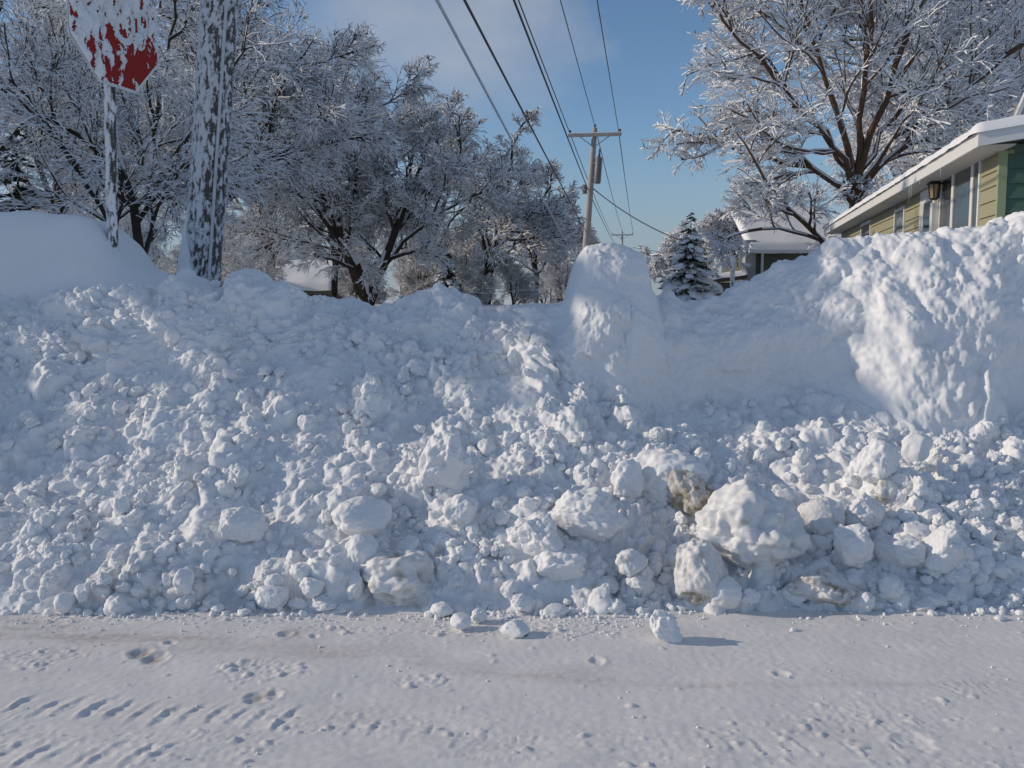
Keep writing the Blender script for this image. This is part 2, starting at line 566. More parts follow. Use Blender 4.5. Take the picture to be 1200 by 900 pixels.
dirt = np.zeros((nx, ns))
for px, py, r, a in [(800, 590, 0.09, 0.75), (765, 650, 0.07, 0.85), (775, 662, 0.05, 0.8), (738, 372, 0.03, 0.0), (950, 366, 0.035, 0.45), (997, 436, 0.05, 0.35), (1018, 428, 0.012, 0.8), (1110, 425, 0.06, 0.25), (1090, 405, 0.05, 0.2), (1035, 572, 0.06, 0.45),
                     (985, 665, 0.07, 0.4), (1010, 690, 0.06, 0.4), (1100, 690, 0.06, 0.35), (840, 655, 0.09, 0.4), (910, 690, 0.08, 0.5), (725, 470, 0.04, 0.1), (845, 430, 0.03, 0.2), (675, 375, 0.012, 0.9), (730, 590, 0.04, 0.25), (655, 360, 0.0, 0.0),
                     (480, 712, 0.06, 0.6), (435, 712, 0.05, 0.5), (120, 720, 0.25, 0.45), (220, 718, 0.25, 0.45), (700, 700, 0.2, 0.18), (560, 600, 0.05, 0.15), (880, 720, 0.4, 0.15)]:
    if r <= 0: continue
    p = bank_point(px, py) if py < 700 else on_road(px, py)
    d2 = ((BANK - p) ** 2).sum(-1) / (r * r)
    dirt = np.maximum(dirt, a * np.exp(-d2) * np.clip(0.75 + 0.9 * noise(U * 22, S * 22, 5.0, 15), 0, 1.3))
me = make_mesh('snowbank', BANK.reshape(-1, 3), grid_faces(nx, ns), M['snow'], attrs={'dirt': dirt})
tag(link('snowbank', me), 'long ridge of plowed snow taller than the street, tumbled slope below a steep wall', 'snowbank')


# ------------------------------------------------------------------ snow chunks
def ico(sub):
    t = (1 + 5 ** 0.5) / 2
    V = [(-1, t, 0), (1, t, 0), (-1, -t, 0), (1, -t, 0), (0, -1, t), (0, 1, t), (0, -1, -t), (0, 1, -t), (t, 0, -1), (t, 0, 1), (-t, 0, -1), (-t, 0, 1)]
    Fc = [(0, 11, 5), (0, 5, 1), (0, 1, 7), (0, 7, 10), (0, 10, 11), (1, 5, 9), (5, 11, 4), (11, 10, 2), (10, 7, 6), (7, 1, 8), (3, 9, 4), (3, 4, 2), (3, 2, 6), (3, 6, 8), (3, 8, 9), (4, 9, 5), (2, 4, 11), (6, 2, 10), (8, 6, 7), (9, 8, 1)]
    V = np.array(V, float)
    V /= np.linalg.norm(V, axis=1)[:, None]
    Fc = np.array(Fc)
    for _ in range(sub):
        e = np.concatenate([Fc[:, [0, 1]], Fc[:, [1, 2]], Fc[:, [2, 0]]])
        es = np.sort(e, 1)
        uq, inv = np.unique(es, axis=0, return_inverse=True)
        inv = inv.reshape(-1)
        m = V[uq].sum(1)
        m /= np.linalg.norm(m, axis=1)[:, None]
        n0 = len(V)
        V = np.vstack([V, m])
        k = len(Fc)
        a, b, c = inv[:k] + n0, inv[k:2 * k] + n0, inv[2 * k:] + n0
        Fc = np.concatenate([np.stack([Fc[:, 0], a, c], 1), np.stack([Fc[:, 1], b, a], 1), np.stack([Fc[:, 2], c, b], 1), np.stack([a, b, c], 1)])
    return V, Fc


ICO = {k: ico(k) for k in (2, 3, 4, 5)}


def chunk_shape(seed, sub, cuts=3, rough=0.22, peak=0.0, knobs=12, hollows=0):
    g = np.random.default_rng(seed)
    D, Fc = ICO[sub]
    o = g.uniform(-50, 50, 3)
    r = 1 + rough * 1.1 * fbm(D[:, 0] * 1.3 + o[0], D[:, 1] * 1.3 + o[1], D[:, 2] * 1.3 + o[2], 3, seed % 97)
    V = D * r[:, None]
    for _ in range(cuts):                       # broken faces
        n = g.normal(size=3)
        n /= np.linalg.norm(n)
        h = g.uniform(0.62, 0.92)
        d = V @ n - h
        k = 7.0
        over = np.logaddexp(0, k * d) / k
        V = V - n * (over * 0.9)[:, None]
    for _ in range(knobs):                      # small clods frozen on
        c = g.normal(size=3)
        c /= np.linalg.norm(c)
        rr = g.uniform(0.12, 0.34) if _ % 3 == 0 else g.uniform(0.05, 0.16)
        dd = np.linalg.norm(D - c, axis=1) / rr
        V = V + D * (np.clip(1 - dd ** 2, 0, 1) ** 0.5 * rr * g.uniform(0.25, 0.6))[:, None]
    hol = np.zeros(len(V))
    for _ in range(hollows):
        c = g.normal(size=3)
        c[1] = -abs(c[1]) - 0.4
        c /= np.linalg.norm(c)
        rr = g.uniform(0.16, 0.30)
        f = np.exp(-(np.linalg.norm(D - c, axis=1) / rr) ** 2)
        V = V - D * (f * 0.24)[:, None]
        hol = np.maximum(hol, f)
    fine = fbm(D[:, 0] * 6 + o[1], D[:, 1] * 6 + o[2], D[:, 2] * 6 + o[0], 4, seed % 89 + 3, 0.55)
    V = V + D * (rough * 0.10 * fine)[:, None]
    if peak:
        V[:, 2] += peak * np.exp(-((V[:, 0] + 0.1) ** 2 + V[:, 1] ** 2) / 0.22) * (V[:, 2] > 0)
    V -= (V.max(0) + V.min(0)) / 2
    V /= (V.max(0) - V.min(0)) / 2
    return V, Fc, hol, D, o


def chunk(name, px, py, w, h, label, group=None, seed=0, sub=4, dirty=0.0, deep=0.9, sink=0.25, cat='snow chunk', lean=0.0, **kw):
    """px,py: middle of the chunk in the photo, w,h its size there"""
    by = py + h / 2
    road = on_road(px, by)
    yb = bank_y(px, by - 3)
    Y = min(road[1], yb)
    onroad = road[1] <= yb + 0.02
    s = Y / F
    sx, sz = w * s / 2, h * s / 2
    sy = deep * sx
    Yc = Y + sy * (0.8 if onroad else (1 - sink * 2))
    c = at(px, py, Yc)
    k = Yc / Y
    sx *= k
    sz *= k
    if onroad:
        bottom = road[2] - 0.004
        top = c[2] + sz
        c[2] = (top + bottom) / 2 - 0.003
        sz = (top - bottom) / 2
    V, Fc, hol, D, o = chunk_shape(seed, sub, **kw)
    rz = np.random.default_rng(seed + 5).uniform(-0.2, 0.2)
    V[:, 0] += lean * V[:, 2]
    V[:, 0] *= 1 - 0.25 * abs(lean) * (V[:, 2] + 1)
    V = V * np.array([sx, sy, sz])
    n = fbm(V[:, 0] * 14 + o[0], V[:, 1] * 14, V[:, 2] * 14, 3, seed % 50)
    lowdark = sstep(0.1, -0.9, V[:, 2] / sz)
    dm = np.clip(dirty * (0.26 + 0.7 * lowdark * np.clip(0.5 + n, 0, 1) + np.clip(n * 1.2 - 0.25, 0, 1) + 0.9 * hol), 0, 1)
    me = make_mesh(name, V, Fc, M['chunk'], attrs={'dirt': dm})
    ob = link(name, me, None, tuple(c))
    ob.rotation_euler = (0, 0, rz)
    return tag(ob, label, cat, group)


CH = 'snow_chunk'
G1 = 'chunks fallen out of the snowbank'
chunk(CH, 883, 624, 140, 124, 'largest peaked boulder of dirty packed snow at the foot of the bank', G1, 11, 5, 0.5, 0.75, 0.2, peak=0.22, cuts=5, rough=0.30, knobs=110)
chunk(CH, 466, 680, 98, 74, 'tan stained snow boulder with hollows standing alone at the foot of the slope', G1, 23, 5, 0.5, 0.85, 0.05, hollows=5, cuts=1, rough=0.2, knobs=24)
chunk(CH, 822, 672, 66, 82, 'upright grimy snow chunk leaning against the front of the largest boulder', G1, 31, 5, 0.85, 0.8, cuts=5)
chunk(CH, 848, 694, 46, 40, 'smooth rounded snow ball touching the upright grimy chunk on the road edge', G1, 37, 4, 0.12, 0.9, cuts=3, rough=0.12, knobs=4)
chunk(CH, 964, 688, 90, 46, 'low elongated snow chunk with brown grit along one end, beside the largest boulder', G1, 41, 5, 1.1, 0.7, cuts=3, rough=0.28)
chunk(CH, 812, 580, 62, 62, 'brown gritty hollow chunk wedged above the largest boulder', G1, 47, 5, 2.3, 0.7, 0.12, hollows=6, rough=0.3)
chunk(CH, 778, 556, 100, 62, 'broad white hump of snow above the brown gritty hollow chunk', G1, 53, 5, 0.15, 0.7, 0.2, cuts=4)
chunk(CH, 522, 545, 66, 84, 'tall crumbly knob of snow jutting out halfway up the slope', G1, 59, 5, 0.08, 0.8, 0.15, hollows=2, rough=0.3, knobs=18)
chunk(CH, 540, 600, 46, 44, 'crumbly clod hanging just under the tall knob halfway up the slope', G1, 61, 4, 0.1, 0.8, 0.2, knobs=20)
chunk(CH, 424, 606, 72, 50, 'smooth egg shaped snow chunk uphill of the tan stained boulder', G1, 67, 5, 0.05, 0.8, 0.2, cuts=3, rough=0.15, knobs=4)
chunk(CH, 424, 646, 40, 42, 'round snow ball between the egg shaped chunk and the tan stained boulder', G1, 71, 4, 0.06, 0.9, 0.2, cuts=3, rough=0.15, knobs=4)
chunk(CH, 416, 686, 22, 36, 'thin upright snow sliver leaning on the tan stained boulder', G1, 73, 4, 0.1, 0.9, cuts=4)
chunk(CH, 286, 614, 56, 42, 'cleft oval snow chunk on the open slope downhill of the wooden pole', G1, 79, 5, 0.08, 0.8, 0.2, cuts=4)
chunk(CH, 632, 628, 60, 56, 'split snow boulder with two upright lobes at the middle of the slope foot', G1, 83, 5, 0.12, 0.8, 0.2, cuts=5, rough=0.3)
chunk(CH, 656, 660, 64, 42, 'flat topped snow boulder just below the split two lobed boulder', G1, 89, 5, 0.1, 0.8, 0.2, cuts=4)
chunk(CH, 690, 604, 96, 70, 'wide rough heap of snow uphill of the split two lobed boulder', G1, 97, 5, 0.15, 0.6, 0.25, knobs=22, rough=0.28)
chunk(CH, 1106, 645, 60, 58, 'square faced snow boulder among small lumps, dark gap beneath it', G1, 101, 5, 0.2, 0.8, 0.2, cuts=5)
chunk(CH, 962, 606, 56, 48, 'brown tinged round boulder uphill of the low elongated gritty chunk', G1, 103, 5, 0.6, 0.8, 0.2, cuts=4, rough=0.14)
chunk(CH, 1030, 540, 52, 54, 'bright smooth snow hump high on the slope below the steep wall', G1, 107, 5, 0.1, 0.8, 0.25, cuts=4)
chunk(CH, 1041, 572, 34, 40, 'small pointed gritty clod below the bright smooth hump', G1, 109, 4, 0.9, 0.8, 0.2, knobs=16, peak=0.4)
chunk(CH, 1012, 600, 50, 46, 'plain snow boulder between the brown tinged boulder and the square faced boulder', G1, 113, 5, 0.25, 0.8, 0.25)
chunk(CH, 1000, 640, 46, 56, 'snow boulder stacked directly uphill of the low elongated gritty chunk', G1, 127, 5, 0.25, 0.8, 0.25)
chunk(CH, 1056, 648, 60, 40, 'long blocky snow lump touching the square faced boulder', G1, 131, 5, 0.25, 0.7, 0.25)
chunk(CH, 1045, 690, 30, 32, 'round snow ball under the long blocky lump at the road edge', G1, 137, 4, 0.2, 0.9, 0.2)
chunk(CH, 1074, 526, 36, 40, 'blocky clod with a flat cap under the jutting wall of the bank', G1, 139, 4, 0.15, 0.8, 0.2)
chunk(CH, 740, 660, 40, 34, 'half buried snow lump above the shadowed dirty hole in the slope foot', G1, 149, 4, 0.5, 0.8, 0.25)
chunk(CH, 735, 560, 40, 46, 'rounded knob beside the broad white hump', G1, 151, 4, 0.1, 0.8, 0.25)
G2 = 'loose snow pieces lying on the road'
LS = 'loose_snow_piece'
chunk(LS, 779, 733, 38, 43, 'upright loose snow piece on the bare road casting a long shadow', G2, 271, 5, 0.04, 0.7, cuts=4, rough=0.3, knobs=2, lean=-0.3, cat='snow piece')
chunk(LS, 604, 738, 36, 24, 'flat loose snow piece lying farthest out on the road from the other pieces', G2, 203, 4, 0.08, 0.8, cuts=5, rough=0.14, knobs=3, cat='snow piece')
chunk(LS, 540, 729, 26, 22, 'egg shaped loose snow piece downhill of the tan stained boulder', G2, 207, 4, 0.08, 0.9, cuts=3, rough=0.12, knobs=3, cat='snow piece')
chunk(LS, 518, 714, 28, 20, 'smooth oval snow piece touching the shadow of the tan stained boulder', G2, 209, 4, 0.1, 0.9, cuts=3, rough=0.12, knobs=3, cat='snow piece')
chunk(LS, 561, 721, 20, 20, 'small round snow piece just uphill of the egg shaped piece', G2, 211, 4, 0.05, 0.9, cuts=3, knobs=3, cat='snow piece')
chunk(LS, 650, 716, 36, 18, 'flat slab of snow tilted against the slope foot', G2, 213, 4, 0.08, 0.7, cuts=6, knobs=3, cat='snow piece')
chunk(LS, 613, 706, 28, 20, 'rounded snow piece uphill of the flat tilted slab', G2, 217, 4, 0.05, 0.9, cuts=4, knobs=4, cat='snow piece')
chunk(LS, 704, 697, 24, 18, 'paired snow piece, upper of two at the slope foot below the flat topped boulder', G2, 219, 4, 0.05, 0.9, cat='snow piece')
chunk(LS, 722, 711, 26, 22, 'paired snow piece, lower of two at the slope foot below the flat topped boulder', G2, 223, 4, 0.05, 0.9, cat='snow piece')
chunk(LS, 76, 706, 24, 28, 'barrel shaped snow piece standing on dark bare patch at the slope foot', G2, 227, 4, 0.08, 0.9, cuts=5, rough=0.12, knobs=2, cat='snow piece')
chunk(LS, 318, 699, 42, 28, 'biggest oval snow piece in the cluster of smooth pieces at the slope foot', G2, 229, 5, 0.03, 0.9, cuts=3, rough=0.12, knobs=3, cat='snow piece')
chunk(LS, 321, 681, 24, 20, 'small snow piece perched above the biggest oval piece', G2, 231, 4, 0.03, 0.9, cuts=3, rough=0.12, cat='snow piece')
chunk(LS, 350, 708, 26, 18, 'flattened snow piece touching the end of the biggest oval piece', G2, 233, 4, 0.03, 0.9, cat='snow piece')
chunk(LS, 381, 709, 34, 18, 'long flat snow piece at the tail of the cluster of smooth pieces', G2, 237, 4, 0.05, 0.9, cuts=4, cat='snow piece')
chunk(LS, 366, 688, 30, 26, 'blocky snow piece uphill of the long flat piece', G2, 239, 4, 0.03, 0.9, cat='snow piece')
chunk(LS, 286, 718, 18, 11, 'tiny snow piece alone on the road in front of the cluster', G2, 241, 3, 0.0, 0.9, cat='snow piece')
chunk(LS, 255, 713, 16, 14, 'little round snow ball west of the smooth cluster', G2, 243, 3, 0.0, 0.9, cat='snow piece')
chunk(LS, 217, 709, 17, 13, 'little snow ball on the road below the slope, dirtier bare patch behind it', G2, 245, 3, 0.0, 0.9, cat='snow piece')
chunk(LS, 1080, 711, 26, 13, 'pale yellowish snow piece at the tip of the spill of small lumps', G2, 247, 4, 0.25, 0.9, cat='snow piece')
chunk(LS, 1094, 703, 30, 16, 'smooth snow piece resting behind the pale yellowish piece', G2, 249, 4, 0.1, 0.9, cat='snow piece')
chunk(LS, 930, 738, 11, 7, 'pea sized snow bit alone on clean road below the low elongated chunk', G2, 251, 3, 0.1, 0.9, cat='snow piece')
chunk(LS, 1172, 724, 14, 7, 'small flat snow bit on the clean road near the spill of lumps', G2, 253, 3, 0.0, 0.9, cat='snow piece')

# medium lumps that nothing tells apart
protos = []
for k in range(16):
    V, Fc, hol, D, o = chunk_shape(400 + k, 4, cuts=3, rough=0.2 + 0.08 * (k % 3), knobs=6 + k % 9)
    dm = np.clip(0.05 + 0.1 * noise(V[:, 0] * 2 + k, V[:, 1] * 2, V[:, 2] * 2, 3), 0, 1) * (1.0 if k % 5 == 0 else 0.3)
    protos.append(make_mesh('snow_lump', V, Fc, M['chunk'], attrs={'dirt': dm}))
lr = np.random.default_rng(99)
taken = [(883, 624, 75), (465, 682, 55), (822, 672, 45), (964, 688, 50), (812, 580, 45), (522, 555, 55), (656, 640, 55)]
count = 0
while count < 215:
    if lr.random() < 0.30:
        px, py = lr.uniform(1060, 1215), lr.uniform(520, 708)
    else:
        px, py = lr.uniform(-15, 1215), 712 - 310 * lr.random() ** 1.25
    if px > 640 and py < 500: continue
    if any((px - a) ** 2 + (py - b) ** 2 < c * c for a, b, c in taken): continue
    Y = bank_y(px, py)
    if Y > 8: continue
    r = math.exp(lr.uniform(math.log(0.020), math.log(0.055)))
    taken.append((px, py, r / Y * F * 0.8))
    p = at(px, py, Y + r * 0.45)
    ob = link('snow_lump', protos[lr.integers(16)], None, tuple(p))
    ob.scale = (r * lr.uniform(0.9, 1.35), r * lr.uniform(0.85, 1.2), r * lr.uniform(0.7, 1.05))
    ob.rotation_euler = (lr.normal() * 0.35, lr.normal() * 0.35, lr.uniform(0, 6.28))
    tag(ob, 'white snow lump of fist to football size stuck in the tumbled slope of the bank', 'snow lump', 'lumps tumbled over the snowbank slope')
    count += 1

# the countless small clods of the tumbled slope
rg = np.random.default_rng(314)
zone = (rowi > R_FOOT - 2) & (rowi < R_CR + 12) & (np.abs(U) < 4.9)
lim = np.interp(xa, [-4.9, -2.0, -0.3, 0.3, 0.9, 2.2, 3.0, 4.9], [0.95, 0.95, 0.8, 0.10, 0.0, 0.02, 0.0, 0.0])
srow = np.arange(ns)
dens = np.where(srow[None] <= R_WB, 1.0, np.where(srow[None] < R_WB + (lim[:, None] * (R_CR + 10 - R_WB)), 0.55, 0.012))
dens = dens * np.clip(0.45 + 1.5 * noise(U * 2.6, S * 2.6, 4.0, 611) + 0.9 * noise(U * 8, S * 8, 4.0, 612), 0.03, 2.0) * zone
dens *= np.gradient(xa)[:, None]
cell = np.cumsum(dens.ravel())
clods = []
for sub_, cnt, ra, rb in ((3, 900, 0.028, 0.062), (3, 1700, 0.015, 0.030), (2, 2600, 0.007, 0.015)):
    pick = np.searchsorted(cell, rg.random(cnt) * cell[-1])
    pi, pj = np.unravel_index(np.minimum(pick, nx * ns - 1), (nx, ns))
    high = np.clip((pj - R_FOOT) / (R_CR - R_FOOT), 0, 1)
    rr_ = np.exp(rg.uniform(math.log(ra), math.log(rb), cnt)) * (1.12 - 0.45 * high)
    pos = BANK[pi, pj] + N[pi, pj] * (rr_ * rg.uniform(-0.55, 0.22, cnt))[:, None]
    lib = []
    for k in range(20):
        V, Fc, *_r = chunk_shape(700 + k, sub_, cuts=2, rough=0.25, knobs=7)
        lib.append(V)
    kind_ = rg.integers(0, 20, cnt)
    q = rg.normal(size=(cnt, 4))
    q /= np.linalg.norm(q, axis=1)[:, None]
    w_, x_, y_, z_ = q.T
    Rm = np.stack([1 - 2 * (y_ * y_ + z_ * z_), 2 * (x_ * y_ - z_ * w_), 2 * (x_ * z_ + y_ * w_), 2 * (x_ * y_ + z_ * w_), 1 - 2 * (x_ * x_ + z_ * z_), 2 * (y_ * z_ - x_ * w_), 2 * (x_ * z_ - y_ * w_), 2 * (y_ * z_ + x_ * w_), 1 - 2 * (x_ * x_ + y_ * y_)], -1).reshape(cnt, 3, 3)
    scl = rr_[:, None] * rg.uniform(0.75, 1.3, (cnt, 3))
    Vs = np.stack(lib)[kind_] * scl[:, None, :]
    Vs = np.einsum('nij,nkj->nki', Rm, Vs) + pos[:, None]
    nv = Vs.shape[1]
    clods.append((Vs.reshape(-1, 3), (Fc[None] + (np.arange(cnt) * nv)[:, None, None]).reshape(-1, 3)))
off, fs_ = 0, []
for v, f in clods:
    fs_.append(f + off)
    off += len(v)
me = make_mesh('snow_rubble', np.vstack([v for v, f in clods]), np.vstack(fs_), M['chunk'])
tag(link('snow_rubble', me), 'small clods of tumbled snow covering the slope of the bank', None, kind='stuff')

# ------------------------------------------------------------------ road
ya = np.concatenate([np.linspace(-30, 1.6, 60)[:-1], np.arange(1.6, 4.9, 0.0075), np.linspace(4.9, 5.6, 20)])
xr = np.concatenate([np.linspace(-60, -3.6, 90)[:-1], np.arange(-3.6, 3.6, 0.0085), np.linspace(3.6, 60, 90)])
XR, YR = np.meshgrid(xr, ya, indexing='ij')
HR = 0.012 * noise(XR * 0.9, YR * 1.7, 0, 111) + 0.006 * noise(XR * 3.1, YR * 6.0, 0, 112)
near = np.exp(-(np.clip(np.abs(XR) - 3.2, 0, 9) / 0.3) ** 2) * sstep(1.4, 1.8, YR)
HR += near * (0.0016 * fbm(XR * 30, YR * 30, 0, 3, 113))
# ridged scuff streaks along the travel direction
HR += near * 0.006 * fbm(XR * 3.6 + YR * 1.5, YR * 24, 0, 4, 115) * sstep(3.5, 2.7, YR)
roughp = np.zeros_like(HR)


def patch(px, py, wx, wy):
    p = on_road(px, py)
    q = on_road(px + wx / 2, py)
    t = on_road(px, py - wy / 2)
    b = on_road(px, py + wy / 2)
    rx, ry = abs(q[0] - p[0]), abs(t[1] - b[1]) / 2
    d = ((XR - p[0]) / rx) ** 2 + ((YR - (t[1] + b[1]) / 2) / ry) ** 2
    d = d + 0.8 * noise(XR * 7, YR * 9, 0, 121)
    return sstep(1.0, 0.55, d)


for a in [(310, 786, 125, 34), (500, 796, 110, 18), (40, 770, 120, 30), (1130, 810, 90, 22), (180, 722, 420, 22), (640, 742, 190, 26), (560, 740, 160, 14), (330, 720, 200, 10), (420, 738, 120, 12)]:
    roughp = np.maximum(roughp, patch(*a))
lower = sstep(3.55, 3.0, YR) * np.clip(0.35 + 1.3 * noise(XR * 1.2, YR * 3.5, 0, 131), 0, 1)
roughp = np.maximum(roughp, lower * 0.68) * near
WR = {'m': (noise(XR * 16, YR * 16, 3, 141), noise(XR * 16, YR * 16, 6, 142)), 's': (noise(XR * 40, YR * 40, 3, 143), noise(XR * 40, YR * 40, 6, 144))}
HR += roughp * (0.006 * np.abs(noise(XR * 34, YR * 34, 0, 151)) + 0.004 * noise(XR * 60, YR * 60, 0, 152) - 0.002)
for n, r0, r1 in [(900, 0.010, 0.022), (3500, 0.005, 0.011)]:
    q = 0
    while q < n:
        x, y = rng.uniform(-3.3, 3.3), rng.uniform(2.5, 4.6)
        i, j = np.searchsorted(xr, x), np.searchsorted(ya, y)
        if rng.random() > roughp[i, j] * 0.9 + 0.02:
            q += 0.25
            continue
        q += 1
        stamp(HR, xr, ya, x, y, rng.uniform(r0, r1), rng.uniform(0.35, 0.8), 2.2, rng.uniform(0.8, 1.3), rng.uniform(0, 3.14), rng.normal(size=2) * 0.1, WR['s'])
# lug prints of a loader tyre: rows of short curved bars pressed in, their rims raised
DH = np.zeros_like(HR)


def lug(px, py, size, curve=1.0, h=0.010):
    p = on_road(px, py)
    s = size / F * p[1]
    m = (np.abs(XR - p[0]) < 2.2 * s) & (np.abs(YR - p[1]) < 4.5 * s)
    ii = np.nonzero(m.any(1))[0]
    jj = np.nonzero(m.any(0))[0]
    if not len(ii) or not len(jj): return
    sl = (slice(ii[0], ii[-1] + 1), slice(jj[0], jj[-1] + 1))
    a = (XR[sl] - p[0]) / s
    b = (YR[sl] - p[1]) / (s * 2.0)
    a = a + noise(XR[sl] * 25, YR[sl] * 25, 0, 161) * 0.16
    line = a - 0.55 * curve * b - 0.35 * curve * b * b
    along_ = np.exp(-(b / 0.62) ** 4)
    ridge = np.exp(-((line + 0.18) / 0.15) ** 2)
    dent = np.exp(-((line - 0.22) / 0.26) ** 2)
    DH[sl] += 0.62 * h * along_ * (0.9 * ridge - 0.8 * dent) * np.clip(0.8 + 0.9 * noise(XR[sl] * 30, YR[sl] * 30, 0, 163), 0.2, 1.5)


for k in range(12):
    lug(25 + k * 28 + rng.normal() * 2, 826 + k * 1.2 + rng.normal() * 1.5, 21 + rng.normal() * 2, 1.0, 0.011 * rng.uniform(0.7, 1.2))
for k in range(9):
    lug(380 + k * 32 + rng.normal() * 5, 845 + k * 3.2 + rng.normal() * 3, 15 + rng.normal() * 3, 0.7, 0.0065 * rng.uniform(0.4, 1.2))
for k in range(9):
    lug(790 + k * 32 + rng.normal() * 5, 872 + k * 1.1 + rng.normal() * 3, 17 + rng.normal() * 3, -0.6, 0.009 * rng.uniform(0.4, 1.2))
for k in range(7):
    lug(8 + k * 30 + rng.normal() * 4, 884 + rng.normal() * 3, 26, 1.2, 0.010 * rng.uniform(0.5, 1.1))
for k in range(14):
    lug(525 + k * 8, 886 + k * 0.5, 6, 0.8, 0.004)
HR += DH
# shallow pits where a boot or clod broke the crust
for px, py, r in [(165, 765, 0.045), (182, 771, 0.05), (200, 754, 0.025), (300, 816, 0.04), (322, 813, 0.03), (335, 744, 0.03), (368, 746, 0.02), (1070, 868, 0.06), (915, 790, 0.03), (700, 775, 0.03)]:
    p = on_road(px, py)
    d = np.sqrt(((XR - p[0]) / (r * 1.1)) ** 2 + ((YR - p[1]) / (r * 1.3)) ** 2) + 0.35 * noise(XR * 30, YR * 30, 0, 171)
    HR += near * (-0.008 * sstep(1.1, 0.4, d) + 0.003 * np.exp(-((d - 1.15) / 0.25) ** 2))
# grey-brown grit: a worn band along the plough's edge
DR = np.zeros_like(HR)
bandc = np.interp(XR, [on_road(0, 735)[0], on_road(200, 752)[0], on_road(420, 765)[0], on_road(600, 790)[0], on_road(800, 803)[0], on_road(1100, 803)[0]],
                  [on_road(0, 735)[1], on_road(200, 752)[1], on_road(420, 765)[1], on_road(600, 790)[1], on_road(800, 803)[1], on_road(1100, 803)[1]])
wid = np.interp(XR, [-2.5, -1, 0, 1, 2], [0.16, 0.10, 0.05, 0.025, 0.03])
DR += np.exp(-((YR - bandc) / wid) ** 2) * np.clip(0.42 + 0.5 * fbm(XR * 3, YR * 12, 0, 4, 181), 0, 0.8) * np.interp(XR, [-2.5, 0, 1.5], [0.75, 0.55, 0.4])
DR += np.exp(-((YR - 4.34) / 0.10) ** 2) * np.clip(0.3 + 0.9 * fbm(XR * 4, YR * 9, 0, 4, 183), 0, 0.9) * np.interp(XR, [-2.6, -1.3, -0.8, 0.4, 0.6, 2.6], [1.0, 0.9, 0.35, 0.3, 0.6, 0.35])
for px, py, r in [(165, 765, 0.05), (182, 771, 0.04), (345, 742, 0.05), (305, 815, 0.05)]:
    p = on_road(px, py)
    DR += 0.6 * np.exp(-(((XR - p[0]) / r) ** 2 + ((YR - p[1]) / r) ** 2))
DR += 0.16 * np.clip(fbm(XR * 1.3, YR * 4.0, 0, 4, 187) - 0.1, 0, 1)
HR -= near * 0.010 * np.clip(DR, 0, 1)
ROAD = np.stack([XR, YR, HR - 0.02 * sstep(4.75, 5.5, YR)], -1)
me = make_mesh('road', ROAD.reshape(-1, 3), grid_faces(len(xr), len(ya)), M['road'], attrs={'dirt': np.clip(DR, 0, 1)})
tag(link('road', me), 'snow packed street with tyre lug prints and grey grit', None, kind='structure')

# fine crumbs at the slope foot and over the road: past counting
cr = np.random.default_rng(5)
mb_V, mb_F, nV = [], [], 0
D2, F2 = ICO[2]
for k in range(3000):
    px = cr.uniform(-40, 1240)
    if cr.random() < 0.8:
        y = np.interp(on_road(px, 715)[0], FOOT[:, 0], FOOT[:, 1]) - abs(cr.normal()) * 0.15 + 0.06
        dens = np.interp(px, [0, 250, 450, 640, 740, 830, 900, 1060, 1200], [0.8, 0.9, 0.5, 1, 1, 0.4, 0.12, 0.25, 0.6])
    else:
        y = cr.uniform(2.7, 4.3)
        dens = 0.22
    if k > 2100:
        px = cr.uniform(505, 770)
        y = 4.36 - abs(cr.normal()) * 0.17
        dens = 1.0
    if cr.random() > dens: continue
    x = on_road(px, 715)[0] * y / 4.35
    r = math.exp(cr.uniform(math.log(0.002), math.log(0.012))) if y > 4.1 else math.exp(cr.uniform(math.log(0.0025), math.log(0.006)))
    if k % 9 == 0 and y > 4.15:
        r = cr.uniform(0.010, 0.022)
    i, j = min(len(xr) - 1, np.searchsorted(xr, x)), min(len(ya) - 1, np.searchsorted(ya, y))
    V = D2 * (1 + 0.3 * noise(D2[:, 0] * 1.5 + k, D2[:, 1] * 1.5, D2[:, 2] * 1.5, 7))[:, None] * r * cr.uniform(0.7, 1.3, 3)
    mb_V.append(V + np.array([x, y, HR[i, j] + r * 0.35]))
    mb_F.append(F2 + nV)
    nV += len(V)
me = make_mesh('snow_crumbs', np.vstack(mb_V), np.vstack(mb_F), M['chunk'])
tag(link('snow_crumbs', me), 'crumbs of snow scattered along the foot of the bank', None, kind='stuff')

# ------------------------------------------------------------------ ground to the horizon
yg = np.concatenate([np.linspace(-400, 3.4, 12)[:-1], np.linspace(3.4, 20, 70)[:-1], np.linspace(20, 140, 50)[:-1], np.linspace(140, 3000, 12)])
xg = np.concatenate([np.linspace(-3000, -70, 14)[:-1], np.linspace(-70, 70, 140)[:-1], np.linspace(70, 3000, 14)])
XG, YG = np.meshgrid(xg, yg, indexing='ij')
me = make_mesh('ground', np.stack([XG, YG, ground_z(XG, YG)], -1).reshape(-1, 3), grid_faces(len(xg), len(yg)), M['ground'])
tag(link('ground', me), 'snow covered lawns beyond the bank', None, kind='structure')

